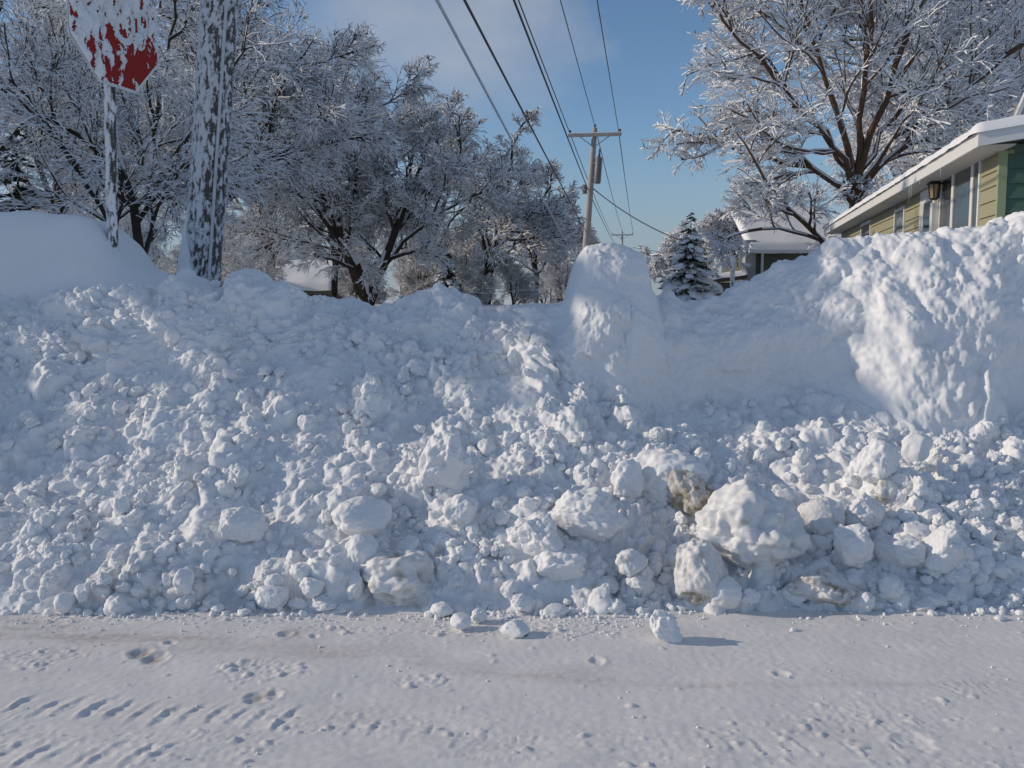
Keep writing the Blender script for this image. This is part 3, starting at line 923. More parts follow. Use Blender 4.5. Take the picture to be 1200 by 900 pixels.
# smooth mound round the sign post
mx = np.linspace(-7.0, -2.2, 260)
my = np.linspace(5.9, 9.2, 170)
MX, MY = np.meshgrid(mx, my, indexing='ij')
prof = tab([(-250, 300, 6.7), (-100, 258, 6.7), (-20, 249, 6.7), (5, 247, 6.7), (32, 242, 6.7), (50, 248, 6.7), (70, 251, 6.7), (112, 250, 6.7), (124, 262, 6.7), (133, 290, 6.7), (150, 306, 6.7), (175, 318, 6.7), (196, 334, 6.7), (215, 352, 6.7), (240, 380, 6.7)])
ridge = np.interp(MX, prof[:, 0], prof[:, 2])
ridge = blur(ridge, 9, 0)
gz = ground_z(MX, MY)
front = sstep(5.95, 6.72, MY - 0.05 * noise(MX * 2, MY * 2, 0, 201))
back = 1 - sstep(7.0, 9.0, MY)
MZ = (gz - 0.25) + (ridge - gz + 0.25) * np.where(MY < 6.75, front ** 0.75, back)
MZ += 0.06 * noise(MX * 1.6, MY * 2.2, 0, 203) * np.clip(ridge - 1.4, 0, 1) - 0.07 * np.abs(noise(MX * 1.5 + 0.6 * MY, MY * 2.6, 0, 205)) * front * back
MZ += 0.006 * fbm(MX * 9, MY * 9, 0, 3, 207)
me = make_mesh('snow_mound', np.stack([MX, MY, MZ], -1).reshape(-1, 3), grid_faces(len(mx), len(my)), M['snow'])
tag(link('snow_mound', me), 'smooth rounded mound of clean drifted snow around the stop sign post', 'snow mound')


# ------------------------------------------------------------------ trees
def unit(v):
    return v / (np.linalg.norm(v, axis=-1, keepdims=True) + 1e-12)


def spawn(P, R, g, n, tr, lenf, ang, npts, curl, up, rfac, rmin, droop=0.0, spread=None):
    """n children on every parent line; P (B,N,3), R (B,N)"""
    Bn, Nn = R.shape
    t = np.sort(g.uniform(tr[0], tr[1], (Bn, n)), 1)
    f = t * (Nn - 1)
    i = np.clip(f.astype(int), 0, Nn - 2)
    w = (f - i)[..., None]
    b = np.arange(Bn)[:, None]
    pos = P[b, i] * (1 - w) + P[b, i + 1] * w
    tan = unit(P[b, i + 1] - P[b, i])
    rad = R[b, i] * (1 - w[..., 0]) + R[b, i + 1] * w[..., 0]
    L = np.linalg.norm(np.diff(P, axis=1), axis=2).sum(1)[:, None] * g.uniform(lenf[0], lenf[1], (Bn, n)) * (1.15 - 0.6 * t)
    rnd = g.normal(size=(Bn, n, 3))
    perp = unit(rnd - (rnd * tan).sum(-1, keepdims=True) * tan)
    a = g.uniform(ang[0], ang[1], (Bn, n))[..., None]
    d = unit(tan * np.cos(a) + perp * np.sin(a))
    pos, d, L, rad = pos.reshape(-1, 3), d.reshape(-1, 3), L.ravel(), rad.ravel()
    r0 = np.maximum(rmin, rad * rfac * g.uniform(0.75, 1.1, len(rad)))
    out = np.zeros((len(pos), npts, 3))
    out[:, 0] = pos
    for j in range(1, npts):
        k = j / (npts - 1)
        d = unit(d + curl * g.normal(size=d.shape) + np.array([0, 0, 1.0]) * (up - droop * k))
        out[:, j] = out[:, j - 1] + d * (L / (npts - 1))[:, None]
    tt = np.linspace(0, 1, npts)[None]
    rr = r0[:, None] * (1 - 0.72 * tt)
    return out, np.maximum(rr, rmin * 0.6)


def tubes(P, R, sides, snow, g, patch=0.15, cover=0.1, coat=0.0):
    """tubes whose upper side carries a ridge of snow; returns verts, quads, material index"""
    Bn, Nn = R.shape
    T = unit(np.gradient(P, axis=1))
    Z = np.array([0, 0, 1.0])
    Sd = np.cross(T, Z)
    flat = np.linalg.norm(Sd, axis=-1)
    Sd = np.where(flat[..., None] > 0.05, Sd, np.array([1.0, 0, 0]))
    Sd = unit(Sd)
    Up = unit(np.cross(Sd, T))
    th = (np.arange(sides) + 0.5) * 2 * math.pi / sides - math.pi / 2
    if sides == 4:
        th = np.array([-90, 0, 90, 180]) * math.pi / 180
    c, s = np.cos(th), np.sin(th)
    sn = snow * (cover + (1 - cover) * flat) * g.uniform(0.6, 1.3, (Bn, 1)) * g.uniform(0.75, 1.25, (Bn, Nn))
    hw = R[..., None] * c + np.sign(c) * (np.abs(c) > 0.2) * (sn[..., None] * 0.35)
    hv = R[..., None] * s + np.clip(s, 0, 1) * sn[..., None] * 1.25
    V = P[:, :, None] + hw[..., None] * Sd[:, :, None] + hv[..., None] * Up[:, :, None]
    b = np.arange(Bn)[:, None, None] * (Nn * sides)
    i = np.arange(Nn - 1)[None, :, None] * sides
    j = np.arange(sides)[None, None, :]
    j2 = (j + 1) % sides
    Q = np.stack([b + i + j, b + i + j2, b + i + sides + j2, b + i + sides + j], -1).reshape(-1, 4)
    mid_s = np.sin((th + np.roll(np.unwrap(np.append(th, th[0] + 2 * math.pi))[1:], 0)) / 2)
    sm = np.broadcast_to(mid_s[None, None] > 0.1, (Bn, Nn - 1, sides))
    hz = flat[:, :-1, None]
    m = sm & (g.random((Bn, Nn - 1, sides)) > patch) & (hz + g.normal(size=(Bn, Nn - 1, 1)) * 0.08 > 0.30)
    m = m | (g.random((Bn, Nn - 1, 1)) < coat)
    return V.reshape(-1, 3), Q, m.astype(np.int32).ravel()


def join(parts):
    V, Q, Mi, n = [], [], [], 0
    for v, q, m in parts:
        V.append(v)
        Q.append(q + n)
        Mi.append(m)
        n += len(v)
    return np.vstack(V), np.vstack(Q), np.concatenate(Mi)


def polyline(pts, n, g, wob):
    pts = np.asarray(pts, float)
    d = np.concatenate([[0], np.cumsum(np.linalg.norm(np.diff(pts, axis=0), axis=1))])
    t = np.linspace(0, d[-1], n)
    o = np.stack([np.interp(t, d, pts[:, k]) for k in range(3)], 1)
    o = blur(o, 1, 0)
    o[1:-1] += g.normal(size=(n - 2, 3)) * wob
    return o


def tree(label, base, stems, seed, levels, snow=0.022, wob=0.03, bark='bark', cat='tree', group=None, rmin=0.008, patch=0.15, coat=0.48):
    """stems: list of (points relative to base, r0, r1). levels: dicts for spawn()"""
    g = np.random.default_rng(seed)
    root = empty('bare_tree', tuple(base))
    tag(root, label, cat, group)
    tp, P0, R0 = [], [], []
    for pts, r0, r1 in stems:
        p = polyline(pts, 12, g, wob if len(pts) > 3 else 0.02)
        r = (np.linspace(1, 0, 12) ** 0.8 * (r0 - r1) + r1) * 0.75
        P0.append(p)
        R0.append(r)
    P, R = np.array(P0), np.array(R0)
    V, Q, Mi = tubes(P, R, 12, snow * 1.1, g, 0.25)
    tp.append((V, Q, Mi))
    cp = []
    L = [(P, R)]
    for k, lv in enumerate(levels):
        src = lv.pop('src', None) if isinstance(lv, dict) else None
        P, R = spawn(L[-1][0], L[-1][1], g, **{a: b for a, b in lv.items() if a != 'sides'})
        if len(levels) - k <= 2 and len(P) > 200000: P, R = P[:200000], R[:200000]
        L.append((P, R))
        sd = 8 if k == 0 else (6 if k == 1 else 4)
        part_ = tubes(P, R * (1, 0.85, 0.7, 0.62)[min(k, 3)], sd, snow * (1.0, 0.75, 0.55, 0.45)[min(k, 3)], g, patch, coat=(0, 0.12, coat * 0.8, coat)[min(k, 3)])
        (tp if k == 0 else cp).append(part_)
    V, Q, Mi = join(tp)
    link('trunk', make_mesh('trunk', V, Q, [M[bark], M['frost']], Mi), root)
    V, Q, Mi = join(cp)
    link('crown', make_mesh('crown', V, Q, [M[bark], M['frost']], Mi, smooth=False), root)
    return root


def lv(n, tr, lenf, ang, npts, curl, up, rfac, rmin, droop=0.0):
    return dict(n=n, tr=tr, lenf=lenf, ang=ang, npts=npts, curl=curl, up=up, rfac=rfac, rmin=rmin, droop=droop)


def std_levels(n1=9, n2=8, n3=8, n4=6, droop=0.09, rmin=0.007, l1=(0.30, 0.52), t1=(0.22, 1.0)):
    return [lv(n1, t1, l1, (0.5, 1.15), 8, 0.16, 0.05, 0.55, 0.02, droop),
            lv(n2, (0.2, 1.0), (0.40, 0.75), (0.35, 0.9), 7, 0.15, 0.03, 0.5, 0.012, droop),
            lv(n3, (0.15, 1.0), (0.40, 0.75), (0.35, 0.9), 6, 0.16, 0.02, 0.5, rmin * 1.1, droop * 1.3),
            lv(n4, (0.1, 0.95), (0.5, 1.0), (0.3, 0.8), 5, 0.14, 0.0, 0.5, rmin * 0.8, droop * 1.6)]


def base_at(px, Y):
    x = (px - 600) / F * Y
    return np.array([x, Y, float(ground_z(x, Y)) - 0.1])


def rel(b, *pp):
    """picture points (px,py,Y) relative to a base"""
    return [np.zeros(3)] + [at(*p) - b for p in pp]


TG = 'frosted bare trees beyond the snowbank'
b = base_at(176, 13)
tree('slender leaning tree with forked trunk, just behind the stop sign post', b,
     [(rel(b, (165, 270, 13), (140, 185, 13.2), (120, 90, 13.6), (100, 10, 14), (85, -70, 14)), 0.095, 0.02),
      (rel(b, (160, 300, 13), (135, 270, 13), (70, 165, 12.6), (0, 90, 12.3), (-80, 30, 12)), 0.07, 0.02),
      (rel(b, (172, 280, 13), (178, 190, 13.5), (190, 90, 13.8), (210, 10, 14)), 0.05, 0.015)],
     301, std_levels(10, 8, 8, 5, rmin=0.005), 0.014, group=TG)
b = base_at(250, 20)
tree('large spreading tree hidden at its base by the snow plastered pole', b,
     [(rel(b, (250, 250, 20), (258, 120, 20), (270, 20, 20.3), (285, -40, 20.5)), 0.22, 0.05),
      (rel(b, (252, 260, 20), (275, 205, 19.6), (330, 178, 19.3), (380, 165, 19), (432, 160, 18.8)), 0.13, 0.03),
      (rel(b, (252, 240, 20), (290, 150, 20), (330, 90, 20), (372, 40, 20.3)), 0.12, 0.02),
      (rel(b, (250, 230, 20), (215, 130, 20), (180, 50, 20.5), (155, -20, 20.5)), 0.13, 0.03),
      (rel(b, (250, 270, 20), (200, 200, 19.4), (140, 150, 19), (80, 120, 18.6)), 0.10, 0.02)],
     307, std_levels(9, 8, 7, 7, rmin=0.007), 0.020, group=TG)
b = base_at(432, 24)
tree('tree with a dark wide V-shaped trunk standing clear above the bank', b,
     [(rel(b, (428, 335, 24), (408, 300, 24), (385, 258, 24), (350, 225, 23.8), (315, 200, 23.5)), 0.20, 0.03),
      (rel(b, (434, 338, 24), (452, 305, 24), (463, 270, 24), (480, 225, 24), (500, 170, 24.2)), 0.19, 0.03),
      (rel(b, (408, 300, 24), (410, 250, 24), (420, 200, 24), (425, 140, 24)), 0.11, 0.02),
      (rel(b, (385, 260, 24), (370, 200, 24.5), (355, 140, 24.5), (350, 100, 24.5)), 0.09, 0.02),
      (rel(b, (455, 300, 24), (500, 260, 23.7), (540, 232, 23.5), (570, 225, 23.3)), 0.09, 0.02)],
     311, std_levels(9, 8, 7, 7, rmin=0.0085, droop=0.08), 0.024, group=TG)
b = base_at(392, 26)
tree('thin dark stemmed tree close beside the V-shaped trunk', b,
     [(rel(b, (392, 320, 26), (398, 270, 26), (418, 215, 26), (432, 150, 26), (440, 110, 26)), 0.13, 0.03),
      (rel(b, (395, 290, 26), (370, 220, 26.4), (330, 150, 26.6), (305, 90, 26.6)), 0.09, 0.02)],
     313, std_levels(10, 8, 7, 7, rmin=0.009), 0.026, group=TG)
b = base_at(572, 29)
tree('upright tree whose crown is the rounded top in the middle of the grove', b,
     [(rel(b, (570, 320, 29), (562, 260, 29), (548, 200, 29), (532, 175, 29), (524, 140, 29)), 0.14, 0.03),
      (rel(b, (575, 310, 29), (590, 240, 29), (600, 200, 29), (600, 165, 29)), 0.12, 0.03),
      (rel(b, (570, 310, 29), (610, 260, 29), (636, 235, 29), (648, 215, 29)), 0.10, 0.02)],
     317, std_levels(9, 8, 7, 7, rmin=0.010), 0.030, group=TG)
b = base_at(500, 31)
tree('tree filling the gap between the V-shaped trunk and the rounded crown', b,
     [(rel(b, (500, 320, 31), (490, 250, 31), (480, 200, 31), (472, 150, 31)), 0.14, 0.03),
      (rel(b, (500, 310, 31), (520, 240, 31), (535, 200, 31), (540, 165, 31)), 0.11, 0.02)],
     319, std_levels(10, 8, 7, 7, rmin=0.010), 0.030, group=TG)
b = base_at(628, 35)
tree('small frosted tree at the open end of the grove nearest the far pole line', b,
     [(rel(b, (628, 320, 35), (630, 270, 35), (640, 245, 35), (645, 222, 35)), 0.12, 0.03),
      (rel(b, (628, 320, 35), (612, 270, 35), (600, 230, 35)), 0.08, 0.02)],
     323, std_levels(10, 8, 8, 6, rmin=0.011), 0.036, group=TG)
b = base_at(655, 50)
tree('palest sunlit tree at the far end of the grove beside the utility pole', b,
     [(rel(b, (655, 320, 50), (655, 290, 50), (660, 260, 50), (655, 240, 50)), 0.14, 0.04),
      (rel(b, (650, 320, 50), (635, 290, 50), (625, 262, 50)), 0.10, 0.03),
      (rel(b, (658, 320, 50), (672, 295, 50), (678, 272, 50)), 0.09, 0.03)],
     327, std_levels(10, 8, 8, 6, rmin=0.016), 0.05, group=TG)
b = base_at(70, 24)
tree('tall dense tree behind the top of the stop sign', b,
     [(rel(b, (70, 250, 24), (65, 150, 24), (60, 40, 24), (50, -60, 24)), 0.2, 0.04),
      (rel(b, (70, 250, 24), (30, 150, 24), (-10, 70, 24), (-40, 0, 24)), 0.13, 0.03),
      (rel(b, (70, 250, 24), (115, 150, 24), (150, 70, 24), (175, -10, 24)), 0.13, 0.03)],
     331, std_levels(10, 8, 7, 7, rmin=0.008), 0.024, group=TG)
b = base_at(318, 33)
tree('broad tree in the grove rising over the small brown house', b,
     [(rel(b, (318, 300, 33), (315, 210, 33), (310, 130, 33), (305, 50, 33)), 0.18, 0.04),
      (rel(b, (318, 300, 33), (285, 220, 33), (260, 150, 33), (240, 90, 33)), 0.11, 0.03),
      (rel(b, (318, 300, 33), (350, 220, 33), (380, 140, 33), (395, 70, 33)), 0.11, 0.03)],
     337, std_levels(10, 8, 7, 7, rmin=0.011), 0.032, group=TG)
b = base_at(-40, 18)
tree('tree at the edge of the grove reaching over the snow mound', b,
     [(rel(b, (-40, 200, 18), (-30, 100, 18), (-10, 30, 18), (10, -25, 18)), 0.18, 0.04),
      (rel(b, (-40, 220, 18), (20, 150, 17.8), (70, 100, 17.6), (110, 70, 17.5)), 0.11, 0.02)],
     341, std_levels(10, 8, 7, 7, rmin=0.007), 0.018, group=TG)



def copy_tree(src, loc, rz, scale, label, cat, group):
    c = src.copy()
    col.objects.link(c)
    c.location, c.rotation_euler, c.scale = loc, (0, 0, rz), (scale,) * 3
    for ch in list(src.children):
        d = ch.copy()
        col.objects.link(d)
        d.parent = c
    return tag(c, label, cat, group)


TALL = bpy.data.objects['bare_tree.008']
BROAD = bpy.data.objects['bare_tree.009']
ROUND = bpy.data.objects['bare_tree.004']
# the row of street trees west of the frame that shades the upper bank and the grove
for k, (x, y, z, sc_, src) in enumerate([(-17.5, 9.5, 1.2, 0.9, TALL), (-21, 14, 1.2, 0.9, BROAD), (-15.0, 7.0, 0.9, 0.55, ROUND)]):
    copy_tree(src, (x, y, z), 1.3 * k, sc_, 'bare street tree in the row west of the grove', 'tree', 'street trees west of the grove')
# the wood closing off the view behind the grove
fr_ = np.random.default_rng(8)
for k in range(24):
    px = -40 + k * 31 + fr_.normal() * 9
    Y = fr_.uniform(58, 88)
    if px > 620: Y = 95
    sc_ = fr_.uniform(0.62, 0.86) * (1.0 if px < 560 else 0.7)
    copy_tree([TALL, BROAD, ROUND][k % 3], tuple(base_at(px, Y)), fr_.uniform(0, 6.28), sc_, 'grey frosted tree of the far wood closing the view behind the grove', 'tree', 'far wood behind the grove')
# frosted shrubs under the grove
for k in range(24):
    px = 15 + k * 28 + fr_.normal() * 14
    Y = fr_.uniform(27, 40)
    if 325 < px < 415: Y += 16
    copy_tree(ROUND, tuple(base_at(px, Y) + np.array([0, 0, -0.55])), fr_.uniform(0, 6.28), fr_.uniform(0.30, 0.5), 'low frosted shrub under the trees of the grove', 'shrub', 'shrubs under the grove').name = 'frosted_shrub'

# trees east of the street
TR = 'sunlit frosted trees by the houses'
b = base_at(1003, 35)
b0 = b
fan = []
gg = np.random.default_rng(77)
for ang, ln, dy, sy in [(-66, 7.0, 1.5, 224), (-50, 9.4, -2.5, 216), (-36, 10.2, 2.5, 208), (-24, 10.8, -3.5, 214), (-12, 11.2, 0.5, 206), (-2, 11.5, -3.0, 212), (8, 11.3, 3.0, 206), (19, 11, -2.0, 212), (31, 10.5, 1.5, 206), (44, 9.8, -3.0, 216), (60, 9, 1.0, 222)]:
    a = math.radians(ang + gg.normal() * 3)
    o = at(1003 + 8 * math.sin(a), sy, 35) - b
    pts = [o]
    for k in (0.12, 0.3, 0.5, 0.75, 1.0):
        aa = a * (0.55 + 0.5 * min(1, k * 2.2))
        pts.append(o + np.array([math.sin(aa) * ln * k, dy * k, math.cos(aa) * ln * k]))
    fan.append((pts, 0.155 * gg.uniform(0.7, 1.2), 0.02))
tree('huge many limbed tree with a fan of brown branches behind the green and yellow house', b,
     [(rel(b, (1003, 260, 35), (1003, 212, 35)), 0.42, 0.30)] + fan, 351,
     [lv(15, (0.10, 1.0), (0.28, 0.46), (0.4, 1.0), 8, 0.14, 0.03, 0.45, 0.018, 0.08),
      lv(10, (0.2, 1.0), (0.35, 0.65), (0.4, 1.0), 6, 0.2, 0.02, 0.5, 0.014, 0.05),
      lv(9, (0.15, 1.0), (0.35, 0.75), (0.35, 0.9), 4, 0.18, 0.0, 0.5, 0.009, 0.06)],
     0.048, 0.10, 'bark_warm', group=TR, patch=0.03, coat=0.9)
b = base_at(985, 33)
tree('stooping tree with one leaning trunk at the far end of the long house', b,
     [(rel(b, (972, 286, 33), (940, 262, 32.6), (905, 222, 32.2), (885, 190, 32), (860, 150, 32)), 0.15, 0.03),
      (rel(b, (972, 286, 33), (930, 270, 32.4), (880, 268, 32), (840, 285, 31.6)), 0.07, 0.02)],
     353, std_levels(8, 6, 6, 5, rmin=0.011, t1=(0.35, 1.0), l1=(0.2, 0.42)), 0.038, bark='bark_warm', coat=0.75, group=TR, patch=0.1)
b = base_at(1170, 46)
tree('tall frosted tree rising over the roof ridge behind the huge tree', b,
     [(rel(b, (1170, 200, 46), (1165, 100, 46), (1160, 0, 46), (1150, -80, 46)), 0.25, 0.05),
      (rel(b, (1170, 200, 46), (1110, 100, 46), (1080, 20, 46), (1060, -50, 46)), 0.15, 0.04),
      (rel(b, (1170, 200, 46), (1210, 110, 46), (1240, 30, 46)), 0.15, 0.04)],
     359, std_levels(11, 9, 8, 5, rmin=0.014), 0.05, bark='bark_warm', coat=0.75, group=TR)
b = base_at(1075, 48)
tree('frosted tree behind the trunk of the huge tree, over the eave of the long house', b,
     [(rel(b, (1075, 240, 48), (1070, 150, 48), (1065, 60, 48), (1060, 0, 48)), 0.2, 0.05),
      (rel(b, (1075, 240, 48), (1040, 170, 48), (1010, 110, 48)), 0.14, 0.04),
      (rel(b, (1075, 240, 48), (1110, 180, 48), (1140, 120, 48)), 0.14, 0.04)],
     361, std_levels(10, 8, 7, 7, rmin=0.014), 0.05, bark='bark_warm', coat=0.75, group=TR)
for k, (px, Y, top, sd, lab) in enumerate([(862, 52, 225, 371, 'small white frosted tree right behind the snow laden spruce'), (915, 56, 215, 373, 'white frosted tree behind the snowy roof of the dark olive garage'), (795, 60, 275, 379, 'short white frosted tree at the open sky side of the spruce')]):
    b = base_at(px, Y)
    tree(lab, b, [(rel(b, (px, 320, Y), (px - 4, 280, Y), (px + 3, top + 20, Y)), 0.16, 0.04), (rel(b, (px, 320, Y), (px - 20, 290, Y), (px - 28, top + 40, Y)), 0.1, 0.03), (rel(b, (px, 320, Y), (px + 22, 285, Y), (px + 30, top + 35, Y)), 0.1, 0.03)],
         sd, std_levels(10, 8, 8, 6, rmin=0.02), 0.075, bark='bark_warm', coat=0.75, group=TR, patch=0.05)


def spruce(label, base, h, w, seed, snow=0.6, tiers=24):
    g = np.random.default_rng(seed)
    root = empty('spruce_tree', tuple(base))
    tag(root, label, 'tree')
    mb = MB()
    mb.tube([(0, 0, 0), (0, 0, h * 0.5), (0, 0, h * 0.97)], [0.05 * h / 3, 0.03 * h / 3, 0.006], 8)
    mb.build('trunk', M['bark'], root, True)
    NV, NQ, SV, SF, n1, n2 = [], [], [], [], 0, 0
    D, Fc = ICO[3]
    for t in range(tiers):
        f = (t + 0.5) / tiers
        z = h * (0.06 + 0.92 * f) + g.normal() * 0.02 * h
        rad = w / 2 * (1 - f) ** 0.8 + 0.04
        nb = max(3, int(7 * (1 - f) + 3))
        for k in range(nb):
            a = 2 * math.pi * (k + g.random() * 0.7) / nb
            z = h * (0.06 + 0.92 * f) + g.normal() * 0.02 * h
            L = rad * g.uniform(0.5, 1.25)
            dr = np.array([math.cos(a), math.sin(a), 0])
            sd = np.array([-math.sin(a), math.cos(a), 0])
            # needle sprays: many thin blades along the bough
            m = 46
            s = g.uniform(0.12, 1.0, m)
            c = dr * (s * L)[:, None] + np.array([0, 0, 1]) * (z - 0.40 * L * s ** 1.3 + 0.10 * L * s ** 4)[:, None]
            side = g.choice([-1, 1], m)
            bl = (0.30 * L * (1.05 - 0.75 * s) + 0.03) * g.uniform(0.7, 1.2, m)
            dv = unit(dr * g.uniform(0.3, 0.9, (m, 1)) + sd * side[:, None] * g.uniform(0.4, 1, (m, 1)) + np.array([0, 0, -1]) * g.uniform(0.05, 0.55, (m, 1)))
            wd = np.cross(dv, np.array([0, 0, 1.0])) * 0.018 * h / 2 + g.normal(size=(m, 3)) * 0.006
            tip = c + dv * bl[:, None]
            q = np.stack([c - wd * 0.5, c + wd * 0.5, tip + wd * 0.7, tip - wd * 0.7], 1)
            NV.append(q.reshape(-1, 3))
            NQ.append(np.arange(m * 4).reshape(-1, 4) + n1)
            n1 += m * 4
            if g.random() < snow:
                for s0 in (0.42, 0.72):
                    s_ = s0 + g.uniform(-0.1, 0.12)
                    c0 = dr * s_ * L + np.array([0, 0, z - 0.40 * L * s_ ** 1.3 + 0.035 * L + 0.01])
                    r = 1 + 0.35 * fbm(D[:, 0] * 1.5 + t * 3 + k, D[:, 1] * 1.5, D[:, 2] * 1.5, 2, 9)
                    e = D * r[:, None]
                    ax = np.array([0.27 * L, 0.20 * L * (1.2 - s_ * 0.4), 0.07 * L + 0.02]) * g.uniform(0.7, 1.25)
                    v = dr * (e[:, :1] * ax[0]) + sd * (e[:, 1:2] * ax[1]) + np.array([0, 0, 1]) * (e[:, 2:] * ax[2] - 0.35 * np.abs(e[:, :1]) * e[:, :1] * ax[0])
                    SV.append(v + c0)
                    SF.append(Fc + n2)
                    n2 += len(v)
    link('needles', make_mesh('needles', np.vstack(NV), np.vstack(NQ), M['needle'], smooth=False), root)
    if SV:
        link('snow_foliage', make_mesh('snow_foliage', np.vstack(SV), np.vstack(SF), M['frost']), root)
    return root


spruce('small snow laden spruce standing alone against the sky near the utility pole', (*at(808, 352, 23)[:2], 1.1), 2.65, 2.0, 1, 0.75)
spruce('dark little spruce below the grove beside the upright tree', (*at(526, 352, 27)[:2], 1.2), 1.75, 1.1, 2, 0.5)
spruce('dusky wide spruce behind the snow mound at the edge of the grove', (*at(28, 352, 15)[:2], 1.0), 3.2, 2.5, 3, 0.45)


# tall spruces west of the frame, whose shade lies over the mound and the top of the bank
for k, (x, y, h, w) in enumerate([(-16, 8.4, 13.5, 5.6), (-19.0, 10.6, 15.5, 6.4), (-13.0, 7.2, 9.5, 4.0)]):
    sp = spruce('tall dark spruce west of the mound shading the bank top', (x, y, 1.1), h, w, 40 + k, 0.5, 34)
    sp['group'] = 'tall spruces west of the mound'

# ------------------------------------------------------------------ snow plastered wooden pole
def crust_tube(name, p0, p1, r, mat, parent, seed, thick=0.018, bias=0.0, freq=4.0, na=96, nl=700, side=(-0.6, -0.8)):
    p0, p1 = np.asarray(p0, float), np.asarray(p1, float)
    ax = unit(p1 - p0)
    L = np.linalg.norm(p1 - p0)
    S1 = unit(np.cross(ax, np.array([0, 1.0, 0])))
    S2 = np.cross(ax, S1)
    th = np.linspace(0, 2 * math.pi, na, endpoint=False)
    t = np.linspace(0, 1, nl)
    TH, TT = np.meshgrid(th, t, indexing='ij')
    c, s = np.cos(TH), np.sin(TH)
    wx = c * S1[0] + s * S2[0]
    wy = c * S1[1] + s * S2[1]
    facing = wx * side[0] + wy * side[1]
    n = fbm(c * r * freq * 3 + seed, s * r * freq * 3, TT * L * freq * 0.9, 5, seed, 0.6)
    st = noise(c * 4 + seed, s * 4, TT * L * 0.35, seed + 3)
    cr_ = np.clip(0.48 + bias + 0.75 * n + 0.22 * st + 0.20 * facing, 0, 1)
    h = sstep(0.42, 0.75, cr_)
    rr = r * (1 + 0.02 * noise(c * 3, s * 3, TT * L, seed + 9)) + thick * h * (0.6 + 0.5 * noise(c * r * 30, s * r * 30, TT * L * 14, seed + 8)) - 0.004 * (1 - h) * np.abs(noise(c * 8, s * 8, TT * L * 1.2, seed + 1))
    V = p0 + ax * (TT * L)[..., None] + rr[..., None] * (c[..., None] * S1 + s[..., None] * S2)
    me = make_mesh(name, V.reshape(-1, 3), grid_faces(na, nl, True), mat, attrs={'crust': cr_ * 0.9})
    return link(name, me, parent)


root = empty('wooden_pole', (0, 0, 0))
tag(root, 'thick wooden pole plastered with blown snow, standing between stop sign and grove', 'pole')
pb, pt = at(236, 350, 7.9), at(258, 0, 7.9)
crust_tube('shaft', pb - (pt - pb) * 0.12, pb + (pt - pb) * 2.6, 0.148, M['crust_wood'], root, 5, 0.018, 0.0, freq=13, nl=1500)
mb = MB()
cd = unit(pt - pb)
mb.tube([pb + np.array([0.10, -0.135, 0]) + cd * k for k in np.linspace(-0.2, 5.5, 12)], 0.014, 8)
mb.build('conduit', M['wire_snow'], root, True)
# drift blown against the windward side of the pole
V, Fc, *_ = chunk_shape(901, 5, cuts=0, rough=0.12, knobs=3)
V = V * np.array([0.17, 0.20, 0.62])
V[:, :2] *= (1 - 0.75 * sstep(-0.5, 0.62, V[:, 2]))[:, None]
link('snow_drift', make_mesh('snow_drift', V, Fc, M['snow']), root, tuple(at(222, 325, 7.85)))

# ------------------------------------------------------------------ stop sign
root = empty('stop_sign', tuple(at(130, 352, 6.75)))
tag(root, 'octagonal red stop sign almost wholly caked in snow on a metal post', 'sign')
rp = np.array(root.location)
sb, stp = at(131, 300, 6.72) - rp, at(131, 96, 6.72) - rp
crust_tube('post', sb - np.array([0, 0, 0.5]), stp + np.array([0, 0, 0.6]), 0.036, M['crust_steel'], root, 15, 0.012, 0.03, freq=9, na=40, nl=420)
HS = 0.455
sc_c = at(129, 27, 6.62) - rp
az = math.radians(17)
ex = np.array([math.sin(az), math.cos(az), 0.0])       # along the face, away from the viewer
ez = np.array([0, 0, 1.0])
en = np.array([math.cos(az), -math.sin(az), 0.0])      # face normal
# small roll of the plate
ro = math.radians(0)
oct_ = [(HS * math.cos(math.radians(22.5 + 45 * k)) / math.cos(math.radians(22.5)), HS * math.sin(math.radians(22.5 + 45 * k)) / math.cos(math.radians(22.5))) for k in range(8)]


def place(a, b_, c_):
    return sc_c + ex * a + ez * b_ + en * c_


def octa(scale, c0, c1, name, mat):
    V = [place(a * scale, b_ * scale, c0) for a, b_ in oct_] + [place(a * scale, b_ * scale, c1) for a, b_ in oct_]
    Q = [(k, (k + 1) % 8, 8 + (k + 1) % 8, 8 + k) for k in range(8)]
    Q += [(8, 9, 10, 11), (8, 11, 12, 15), (12, 13, 14, 15), (3, 2, 1, 0), (7, 4, 3, 0), (7, 6, 5, 4)]
    return link(name, make_mesh(name, np.array(V), np.array(Q), mat, smooth=False), root)


octa(1.0, 0.042, 0.046, 'border', M['sign_white'])
octa(0.955, 0.0465, 0.049, 'red_plate', M['red'])
cu = bpy.data.curves.new('stop_text', 'FONT')
cu.body = 'STOP'
cu.size = 0.42
cu.align_x = 'CENTER'
cu.align_y = 'CENTER'
cu.extrude = 0.001
cu.offset = 0.006
to = bpy.data.objects.new('lettering_tmp', cu)
col.objects.link(to)
dg = bpy.context.evaluated_depsgraph_get()
tm = bpy.data.meshes.new_from_object(to.evaluated_get(dg))
bpy.data.objects.remove(to)
n = len(tm.vertices)
co = np.zeros(n * 3)
tm.vertices.foreach_get('co', co)
co = co.reshape(-1, 3)
co[:, 0] *= 0.72
tm.vertices.foreach_set('co', np.array([place(a, b_, 0.0505 + c_) for a, b_, c_ in co]).astype(np.float32).ravel())
tm.materials.clear()
tm.materials.append(M['sign_white'])
link('lettering', tm, root)
